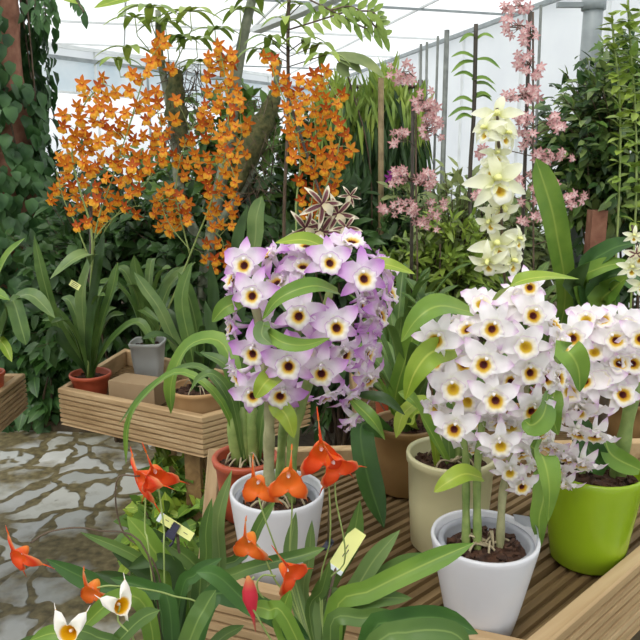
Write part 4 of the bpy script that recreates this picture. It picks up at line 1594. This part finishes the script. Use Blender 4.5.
# grey stakes and pipe
for k, (u, v0, x) in enumerate(((421, 44, 3.3), (427, 42, 3.25), (438, 36, 3.4), (447, 30, 3.1), (541, 5, 3.0))):
    p = at(u, v0, x)
    b = at(u - (8 if k > 1 else 2), 330, x)
    o = stake(None, (b.x, b.y, 0), p, .006 if k != 3 else .011, 'stake_grey', 'garden_stake')
    tag(o, ('short thin grey stake right beside the bamboo curtain', 'slim grey stake just right of the shortest grey stake', 'thin grey stake, third in the row against the white wall',
            'thickest grey stake of the row against the white wall', 'lone grey stake beside the tall pink spike')[k], 'stake')
pipe = thing('drain_pipe', 'grey vertical pipe with a collar in front of the white wall', 'pipe', (1.19, 3.3, 0))
pa, pb_ = at(564, 320, 3.3), V((1.2, 3.3, 2.88))
MB().tube([V((1.2, 3.3, 0)), V((1.2, 3.3, 1.4)), V((1.2, 3.3, 2.88))], .042, 20).build('pipe', 'steel', pipe)
MB().lathe(V((1.2, 3.3, 2.03)), [(.043, 0), (.052, .004), (.052, .05), (.043, .054)], 20).build('collar', 'steel', pipe)
MB().box(V((1.11, 3.3, 2.055)), (.14, .03, .02)).build('bracket', 'steel', pipe, smooth=False)

# leafy upright cane plant
lp = thing('potted_plant', 'tall bare cane with pairs of pointed leaves against the white wall', 'potted plant', (.62, 2.62, .552))
pot(lp, V((.62, 2.62, .552)), .11, .045, .055, 'pot_grey')
m = MB()
pp = cat_pts([V((.62, 2.62, .66)), at(470, 200, 2.75), at(474, 110, 2.75), at(476, 24, 2.75)], 24)
m.tube(pp, .008, 8)
m.build('cane', 'stake_dark', lp)
for u, v, s, mt in ((476, 37, -1, 0), (476, 40, 1, 0), (474, 58, -1, 0), (476, 60, 1, 0), (474, 62, -1, 1), (474, 78, -1, 0), (474, 84, 1, 0), (472, 80, 1, 1), (473, 98, 1, 0), (472, 102, -1, 0), (472, 110, -1, 0), (472, 118, -1, 0), (475, 98, 1, 0)):
    a = at(u, v, 2.75)
    d = V((s, R.uniform(-.5, .2), R.uniform(-.35, .25)))
    l = R.uniform(.06, .09)
    leaf(lp, [a, a + d * l * .5 + V((0, 0, .008)), a + d * l * 1.0 + V((0, 0, -.012))], .028, 'leaf', 'lance', 8)

# ------------------------------------------------------------------ cream orchid spike
kc = V((.36, 1.98, .552))
ks = thing('potted_orchid', 'cream-white orchid spike with large spidery blooms above the white dendrobium', 'potted orchid', kc)
pot(ks, kc, .12, .05, .06, 'pot_grey')
cb = kc + V((0, 0, .1))
pp = cat_pts([cb, at(500, 340, 1.5), at(502, 250, 1.4), at(500, 180, 1.38), at(497, 108, 1.38)], 24)
MB().tube(pp, .003, 6).build('flower_stem', 'stem_dark', ks)
for u, v, r, d, k in ((497, 118, .046, (-.3, -1, .5), 0), (486, 130, .034, (-.9, -.6, .3), 1), (506, 135, .034, (.5, -.9, .2), 1), (497, 155, .03, (.1, -1, .4), 0), (497, 182, .056, (0, -1, .25), 0),
                      (502, 208, .04, (.2, -1, -.4), 1), (494, 168, .035, (-.5, -.8, .3), 1), (490, 222, .03, (-.6, -.8, -.2), 0), (497, 246, .05, (-.1, -1, .3), 0), (512, 262, .036, (.5, -.9, .1), 1), (488, 262, .036, (-.4, -1, -.3), 1), (518, 240, .028, (.6, -.8, .2), 0)):
    flower(ks, 'cream%d' % k, at(u, v, 1.37 + R.uniform(-.02, .02)), V(d), r, roll=R.uniform(-.4, .4))
clump(ks, cb, 8, .4, .035, 'leaf_strap', .4, 77, droop=.3)

# upright broad leaf and wide leaves at the right
bl = V((.62, 1.42, 0))
g1 = thing('potted_orchid', 'orchid with one tall rounded upright leaf between the cream spike and the bush', 'potted orchid', (.62, 2.08, .552))
pot(g1, V((.62, 2.08, .552)), .12, .05, .06, 'pot_tan')
cb = V((.62, 2.08, .65))
leaf(g1, [cb, at(562, 320, 1.75), at(556, 230, 1.6), at(536, 158, 1.55)], .062, 'leaf', 'paddle', 20, .08, n0=V((.1, -1, .2)))
leaf(g1, [cb, at(545, 340, 1.8), at(534, 310, 1.7), at(528, 280, 1.68)], .04, 'leaf_strap', 'paddle')
clump(g1, cb, 5, .35, .04, 'leaf_deep', .5, 79)
g2 = thing('potted_plant', 'plant with wide glossy green leaves at the right edge above the lime pot', 'potted plant', (.95, 2.05, .552))
pot(g2, V((.95, 2.05, .552)), .12, .05, .06, 'pot_brown')
cb = V((.95, 2.05, .65))
for P, w, mt in (([(600, 340), (585, 275), (610, 250), (640, 242)], .05, 'leaf_deep'), ([(600, 340), (580, 285), (600, 268), (632, 262)], .045, 'leaf'), ([(610, 340), (600, 290), (620, 275), (648, 300)], .09, 'leaf_deep'),
                 ([(600, 340), (575, 300), (572, 285), (590, 262)], .05, 'leaf_dark'), ([(610, 340), (600, 305), (612, 290), (628, 276)], .08, 'leaf')):
    leaf(g2, [cb] + [at(u, v, 1.72 - .05 * i) for i, (u, v) in enumerate(P)], w, mt, 'ovate' if w > .06 else 'strap', 18, .15, n0=V((0, -.8, .6)))
g3 = thing('potted_orchid', 'white orchid with purple-spotted blooms cut off by the right edge', 'potted orchid', (1.12, 2.1, .552))
g3c = V((1.12, 2.1, .552))
pot(g3, g3c, .12, .05, .06, 'pot_tan')
pp = cat_pts([g3c + V((0, 0, .1)), at(648, 320, 1.5), at(640, 260, 1.45), at(632, 225, 1.45)], 16)
MB().tube(pp, .003, 6).build('flower_stem', 'stem_dark', g3)
for u, v, r in ((634, 236, .02), (640, 256, .03), (632, 268, .028), (642, 285, .028)):
    flower(g3, 'cream0', at(u, v, 1.44), V((-.3, -1, .2)), r)
flower(g3, 'spider', at(636, 254, 1.42), V((-.3, -1, .2)), .016)
flower(r3, 'spider', at(521, 302, .86), V((-.1, -1, .2)), .014)

# ------------------------------------------------------------------ bushes and background greenery
shrub('dense broadleaf bush filling the upper right beside the white wall', (1.4, 3.0, 0), (1.3, 3.0, 1.47), (.44, .36, .46), 7500, .06, .03, ['bush', 'fol_dark', 'bush', 'fol_dark', 'fol_mid'], name='bush', cat='bush', shell=.55)
m = MB()
# bush upright tips
bs = thing('shrub', 'upright leafy shoot poking up at the top right corner', 'shrub', (1.12, 2.4, 0))
fo, st = MB(), MB()
for (u0, v0, u1, v1) in ((636, 200, 628, 0), (620, 170, 612, 16)):
    pp = cat_pts([(at(u0, 330, 2.45).x, 2.45, 0), at(u0, v0, 2.45), at(u1, v1, 2.45)], 40)
    st.tube(pp, .004, 5)
    for i in [x * .5 for x in range(36, 79)]:
        i = int(i)
        for s in (-1, 1):
            fo.small_leaf(pp[i], rnd3(.9) + V((s * .8, -.3, .2)), V((0, -.4, 1)) + rnd3(.5), R.uniform(.035, .06), .03)
fo.build('foliage', 'fol_light', bs)
st.build('branches', 'stem', bs)
wp = MB().box(V((1.1, 2.80, .6)), (.06, .06, 1.2)).build('timber_post', 'bark', None, smooth=False)
tag(wp, 'reddish-brown timber post below the dense bush', 'post')

shr = [
    ('dark shrub behind the left terracotta pot', (-1.0, 3.35, 0), (-1.02, 3.3, .82), (.45, .35, .55), 3000, .075, .04, 'fol_dark'),
    ('dark shrub in the gap behind the orange-flowered pots', (-.45, 3.25, 0), (-.5, 3.2, .9), (.42, .4, .5), 3000, .08, .042, 'fol_dark'),
    ('mid green shrub around the mossy tree', (-.35, 3.5, 0), (-.3, 3.5, 1.35), (.5, .3, .42), 2200, .08, .04, 'fol_mid'),
    ('dark shrub below the curtain of slender leaves', (.1, 3.0, 0), (.1, 2.95, .75), (.5, .3, .6), 2600, .08, .035, 'fol_dark'),
    ('pale feathery shrub left of the cream spike', (.62, 2.95, 0), (.58, 2.95, 1.02), (.42, .35, .36), 3200, .06, .022, 'fol_grey'),
    ('light green shrub behind the white dendrobium', (.5, 2.6, 0), (.45, 2.72, .85), (.32, .14, .36), 1800, .06, .022, 'fol_light'),
    ('grey green shrub under the tall pink spike', (.8, 3.1, 0), (.82, 3.1, .9), (.28, .2, .4), 2200, .07, .03, 'fol_grey'),
    ('dark shrub below the dense bush at the right', (1.45, 3.0, 0), (1.45, 3.0, .6), (.5, .25, .5), 2200, .08, .035, 'fol_dark'),
    ('low dark plant growing on the ground beside the ivy trunk', (-1.5, 3.55, 0), (-1.42, 3.55, .36), (.24, .18, .33), 1000, .11, .065, 'leaf_deep'),
    ('tall dark shrub against the windows at the back left', (-1.7, 4.6, 0), (-1.75, 4.6, .9), (.6, .45, .62), 2400, .09, .045, 'fol_dark'),
    ('background shrub seen through the orange flowers', (-.8, 4.5, 0), (-.8, 4.5, 1.0), (.6, .4, .6), 2400, .09, .045, 'fol_mid'),
    ('far shrub behind the hanging curtain of leaves', (.1, 4.6, 0), (.1, 4.6, .9), (.6, .4, .6), 1800, .09, .045, 'fol_dark'),
    ('far shrub between the wall stakes and the pipe', (1.05, 4.4, 0), (1.0, 4.4, .75), (.5, .4, .5), 1800, .08, .04, 'fol_mid'),
    ('low leafy plant on the soil under the timber tray', (-.44, 2.0, .03), (-.44, 1.97, .28), (.17, .12, .24), 1500, .06, .04, ['leaf', 'fol_mid', 'leaf_bright']),
    ('low leafy plant on the soil below the tray corner', (-.27, 1.62, .03), (-.28, 1.62, .3), (.12, .14, .24), 900, .055, .035, ['leaf', 'fol_mid']),
    ('dark leafy plant on the floor outside the right rail', (1.0, .9, .03), (.85, .95, .45), (.2, .16, .3), 900, .07, .04, 'leaf_deep'),
]
for a in shr:
    shrub(*a)

# ------------------------------------------------------------------ orange triangular orchids in front
fz = .7865
m1c = V((-.135, .52, fz))
m2c = V((.02, .52, fz))
q1 = thing('potted_orchid', 'strap-leaved orchid at lower left, its flowers hovering over the paving', 'potted orchid', m1c)
q2 = thing('potted_orchid', 'strap-leaved orchid at bottom centre with vermilion flowers before the mauve pot', 'potted orchid', m2c)
q3c = V((-.30, .52, fz))
q3 = thing('potted_orchid', 'orchid with white and yellow blooms at the bottom left', 'potted orchid', q3c)
for q, c in ((q1, m1c), (q2, m2c), (q3, q3c)):
    pot(q, c, .10, .04, .052, 'pot_red')
c1, c2, c3 = m1c + V((0, 0, .09)), m2c + V((0, 0, .09)), q3c + V((0, 0, .09))
GL = [(c1, q1, [
    ([(178, 600), (150, 545), (127, 516)], .019, 'leaf', .58), ([(160, 605), (100, 585), (46, 559)], .018, 'leaf_deep', .58), ([(165, 585), (135, 556), (80, 532)], .011, 'leaf_strap', .6),
    ([(200, 590), (192, 562), (160, 540)], .015, 'leaf_strap', .6), ([(150, 620), (118, 598), (70, 640)], .015, 'leaf', .52),
    ([(210, 600), (240, 572), (300, 556), (325, 548)], .012, 'leaf_strap', .57), ([(205, 612), (235, 596), (280, 618), (310, 640)], .018, 'leaf_deep', .52),
    ([(198, 600), (206, 560), (206, 530), (212, 498)], .012, 'leaf_strap', .6), ([(188, 610), (218, 575), (218, 520), (232, 470)], .015, 'leaf_blue', .62),
    ([(180, 600), (165, 545), (140, 528)], .012, 'leaf_dark', .62), ([(175, 600), (150, 575), (112, 552)], .015, 'leaf_dark', .62),
    ([(190, 640), (205, 608), (216, 590)], .017, 'leaf_strap', .48), ([(150, 610), (128, 584), (95, 572)], .013, 'leaf_dark', .55),
    ([(185, 590), (240, 558), (262, 520), (276, 500)], .011, 'leaf_strap', .64), ([(180, 590), (158, 560), (128, 568)], .014, 'leaf_dark', .58),
    ([(180, 600), (195, 575), (222, 558)], .013, 'leaf_deep', .56), ([(170, 610), (150, 590), (110, 578)], .014, 'leaf_deep', .54)]),
      (c2, q2, [
    ([(300, 610), (290, 560), (296, 512)], .014, 'leaf_blue', .62), ([(306, 610), (309, 560), (312, 520)], .011, 'leaf_blue', .63), ([(318, 615), (332, 575), (352, 540), (360, 500)], .019, 'leaf_strap', .64),
    ([(322, 610), (350, 596), (374, 560), (400, 530)], .018, 'leaf_blue', .6), ([(335, 615), (372, 590), (430, 562), (474, 543)], .0195, 'leaf', .56),
    ([(330, 612), (360, 592), (400, 564), (440, 555)], .015, 'leaf_strap', .6), ([(340, 622), (375, 600), (412, 598)], .014, 'leaf_strap', .56),
    ([(370, 640), (395, 622), (440, 618), (478, 634)], .019, 'leaf_deep', .5), ([(372, 650), (410, 632), (450, 632), (470, 648)], .018, 'leaf_strap', .48),
    ([(285, 625), (250, 605), (218, 576), (196, 572)], .015, 'leaf_deep', .5),
    ([(310, 620), (322, 590), (330, 560)], .010, 'leaf_strap', .6),
    ([(330, 630), (365, 618), (400, 614)], .014, 'leaf_strap', .52), ([(290, 625), (268, 610), (250, 606)], .013, 'leaf', .48), ([(286, 640), (284, 610), (290, 590)], .012, 'leaf', .5)]),
      (c3, q3, [([(90, 660), (60, 634), (30, 640)], .014, 'leaf', .5), ([(110, 660), (95, 636), (60, 626)], .012, 'leaf_strap', .5), ([(110, 650), (140, 620), (160, 610)], .013, 'leaf_strap', .5)])]
for c, q, L in GL:
    for P, w, mt_, Y in L:
        if w:
            n_ = len(P)
            pts = [c + V((R.uniform(-.02, .02), 0, 0))] + [at(u, v, Y) for u, v in P]
            leaf(q, pts, w, mt_, 'strap', 18, .2, n0=V((R.uniform(-.3, .3), -.85, .55)))
    clump(q, c + V((0, .0, 0)), 7, .10, .014, 'leaf_strap', .8, int(c.x * 1000) + 400)


def scape(root, c, P, Y, mat='stem', r=.0008):
    MB().tube(cat_pts([V(c)] + [at(u, v, y) for (u, v), y in zip(P, Y)], 24), [r] * 24, 6).build('flower_stem', mat, root)


def ms_fl(root, key, u, v, Y, d, r, roll):
    flower(root, key, at(u, v, Y), V(d), r, roll=roll)


scape(q1, c1, [(160, 580), (122, 530), (117, 480), (140, 476)], [.57, .58, .58, .58], 'stem_dark')
ms_fl(q1, 'masd', 142, 479, .575, (-.75, -.8, -.1), 0.0183, .9)
ms_fl(q1, 'masd', 156, 476, .57, (.35, -1, -.3), 0.0189, .3)
scape(q1, c1, [(150, 560), (95, 530), (52, 531), (30, 543)], [.55, .55, .54, .53], 'stem_dark')
ms_fl(q1, 'masd', 19, 556, .53, (-.3, -1, -.2), 0.0152, .45)
scape(q1, c1, [(205, 622), (170, 595), (115, 586), (96, 588)], [.53, .53, .53, .53])
ms_fl(q1, 'masd2', 91, 592, .53, (-.2, -1, -.3), 0.0171, .2)
scape(q1, c1, [(150, 560), (145, 530), (146, 490)], [.56, .575, .58])
scape(q1, c1, [(164, 560), (164, 530), (158, 484)], [.56, .575, .575])
scape(q2, c2, [(295, 600), (280, 560), (262, 510), (258, 492)], [.57, .57, .57, .58])
ms_fl(q2, 'masd2', 256, 486, .575, (-.25, -1, -.15), 0.0201, .12)
scape(q2, c2, [(300, 600), (290, 560), (292, 510), (290, 488)], [.58, .58, .58, .58])
ms_fl(q2, 'masd2', 289, 480, .57, (.1, -1, -.15), 0.0226, -.1)
scape(q2, c2, [(320, 600), (330, 540), (329, 490), (325, 470)], [.6, .61, .61, .61])
ms_fl(q2, 'masd', 322, 453, .6, (.1, -1, -.15), 0.0238, .1)
scape(q2, c2, [(322, 600), (345, 560), (336, 500), (335, 472)], [.6, .61, .61, .61])
ms_fl(q2, 'masd', 336, 467, .595, (.45, -1, -.4), 0.0220, .5)
scape(q2, c2, [(300, 620), (275, 580), (262, 552), (252, 540)], [.54, .54, .54, .54])
ms_fl(q2, 'masd2', 247, 545, .535, (-.3, -1, -.3), 0.0189, 0)
scape(q2, c2, [(280, 625), (258, 590), (262, 576), (276, 576)], [.52, .52, .52, .52])
ms_fl(q2, 'masd', 291, 573, .515, (.75, -.8, -.1), 0.0183, .5)
scape(q2, c2, [(265, 630), (245, 590), (254, 577)], [.47, .47, .47])
ms_fl(q2, 'masbud', 251, 600, .47, (-.1, -1, 0), 0.0201, .1)
scape(q3, c3, [(80, 660), (74, 640), (70, 632)], [.5, .5, .5])
ms_fl(q3, 'masdw', 68, 634, .46, (-.1, -1, .2), 0.0152, PI)
scape(q3, c3, [(125, 660), (118, 620), (120, 606)], [.5, .5, .5])
ms_fl(q3, 'masdw', 122, 606, .5, (.8, -.7, .2), 0.0152, PI + .2)

# plant labels and clips
def label(name, lab, c, L, W, dz, roll, mat, marks):
    ax = face_mat(V(dz), roll=roll).to_matrix()
    ax = (ax.col[0].copy(), ax.col[1].copy(), ax.col[2].copy())
    root = thing(name, lab, 'plant label', c)
    b = MB().box(c, (L, W, .0012), ax).build('plate', mat, root, smooth=False)
    if marks:
        for s in (.48,):
            MB().box(c - ax[0] * L * s + ax[2] * .0004, (L * .1, W * 1.02, .0022), ax).build('edge_strip', 'tag_white', root, smooth=False)
    m = MB()
    for k, (x, y, l) in enumerate(marks):
        m.box(c + ax[0] * x * L + ax[1] * y * W + ax[2] * .001, (l * L, W * .045, .0006), ax)
    m.build('print', 'ink', root, smooth=False)
    return root, ax


c = at(176, 527, .60)
t1, ax = label('plant_label', 'yellow plastic plant label clipped among the leaves before the bench leg', c, .037, .0085, (-.1, -1, .45), -.48, 'tag_yellow', [(-.28, .1, .1), (-.1, -.05, .06), (.3, .0, .12)])
m = MB()
m.box(c - ax[1] * .002 + ax[2] * .002, (.007, .011, .004), ax)
m.box(c - ax[1] * .008 + ax[2] * .002, (.009, .006, .005), ax)
for s in (-1, 1):
    m.tube([c + ax[0] * s * .003 - ax[1] * .008, c + ax[0] * s * .005 - ax[1] * .013, c + ax[0] * s * .004 - ax[1] * .018], .0012, 6)
m.build('clip', 'clip', t1, smooth=False)
st = MB().tube([c + ax[2] * -.002, at(180, 560, .6), c1 + V((0, .02, 0))], .0016, 6).build('stick', 'stem_dark', t1)
c = at(347, 550, .63)
t2, ax = label('plant_label', 'pale yellow plant label leaning against a leaf near the mauve pot', c, .045, .0165, (-.1, -1, .6), 1.03, 'tag_yellow', [(.05, .1, .12), (-.05, -.08, .16), (-.12, .02, .1)])
m = MB()
cc_ = at(328, 545, .625)
m.box(cc_, (.008, .007, .006), ax)
m.tube([cc_ + V((-.004, 0, -.004)), cc_ + V((.004, 0, .005))], .003, 8)
m.build('clip', 'clip', t2, smooth=False)
MB().tube([cc_, at(329, 500, .62), at(328, 470, .62)], .001, 6).build('wire', 'stem_dark', t2)
MB().tube([c - ax[0] * .02, at(328, 600, .6), c2 + V((.01, .01, 0))], .0016, 6).build('stick', 'stem_dark', t2)


# ------------------------------------------------------------------ daylight
w = bpy.data.worlds.new('overcast sky')
sc.world = w
w.use_nodes = True
nt = w.node_tree
nt.nodes.clear()
out = nt.nodes.new('ShaderNodeOutputWorld')
bg = nt.nodes.new('ShaderNodeBackground')
tc = nt.nodes.new('ShaderNodeTexCoord')
sp = nt.nodes.new('ShaderNodeSeparateXYZ')
nt.links.new(tc.outputs['Generated'], sp.inputs[0])
c = ramp(nt, sp.outputs[2], [(0, 'c8ced0'), (.08, 'f2f5f8'), (1, 'ffffff')])
nt.links.new(c, bg.inputs[0])
bg.inputs[1].default_value = 1.4
nt.links.new(bg.outputs[0], out.inputs[0])
sun_d = bpy.data.lights.new('sun', 'SUN')
sun_d.energy = 2.2
sun_d.angle = math.radians(25)
sun_d.color = (1, .97, .92)
sun = bpy.data.objects.new('sun', sun_d)
sun.rotation_euler = (math.radians(32), math.radians(-18), 0)
COL.objects.link(sun)
sc.view_settings.view_transform = 'Standard'
sc.view_settings.look = 'None'
sc.view_settings.gamma = 1
sc.view_settings.exposure = 0.1
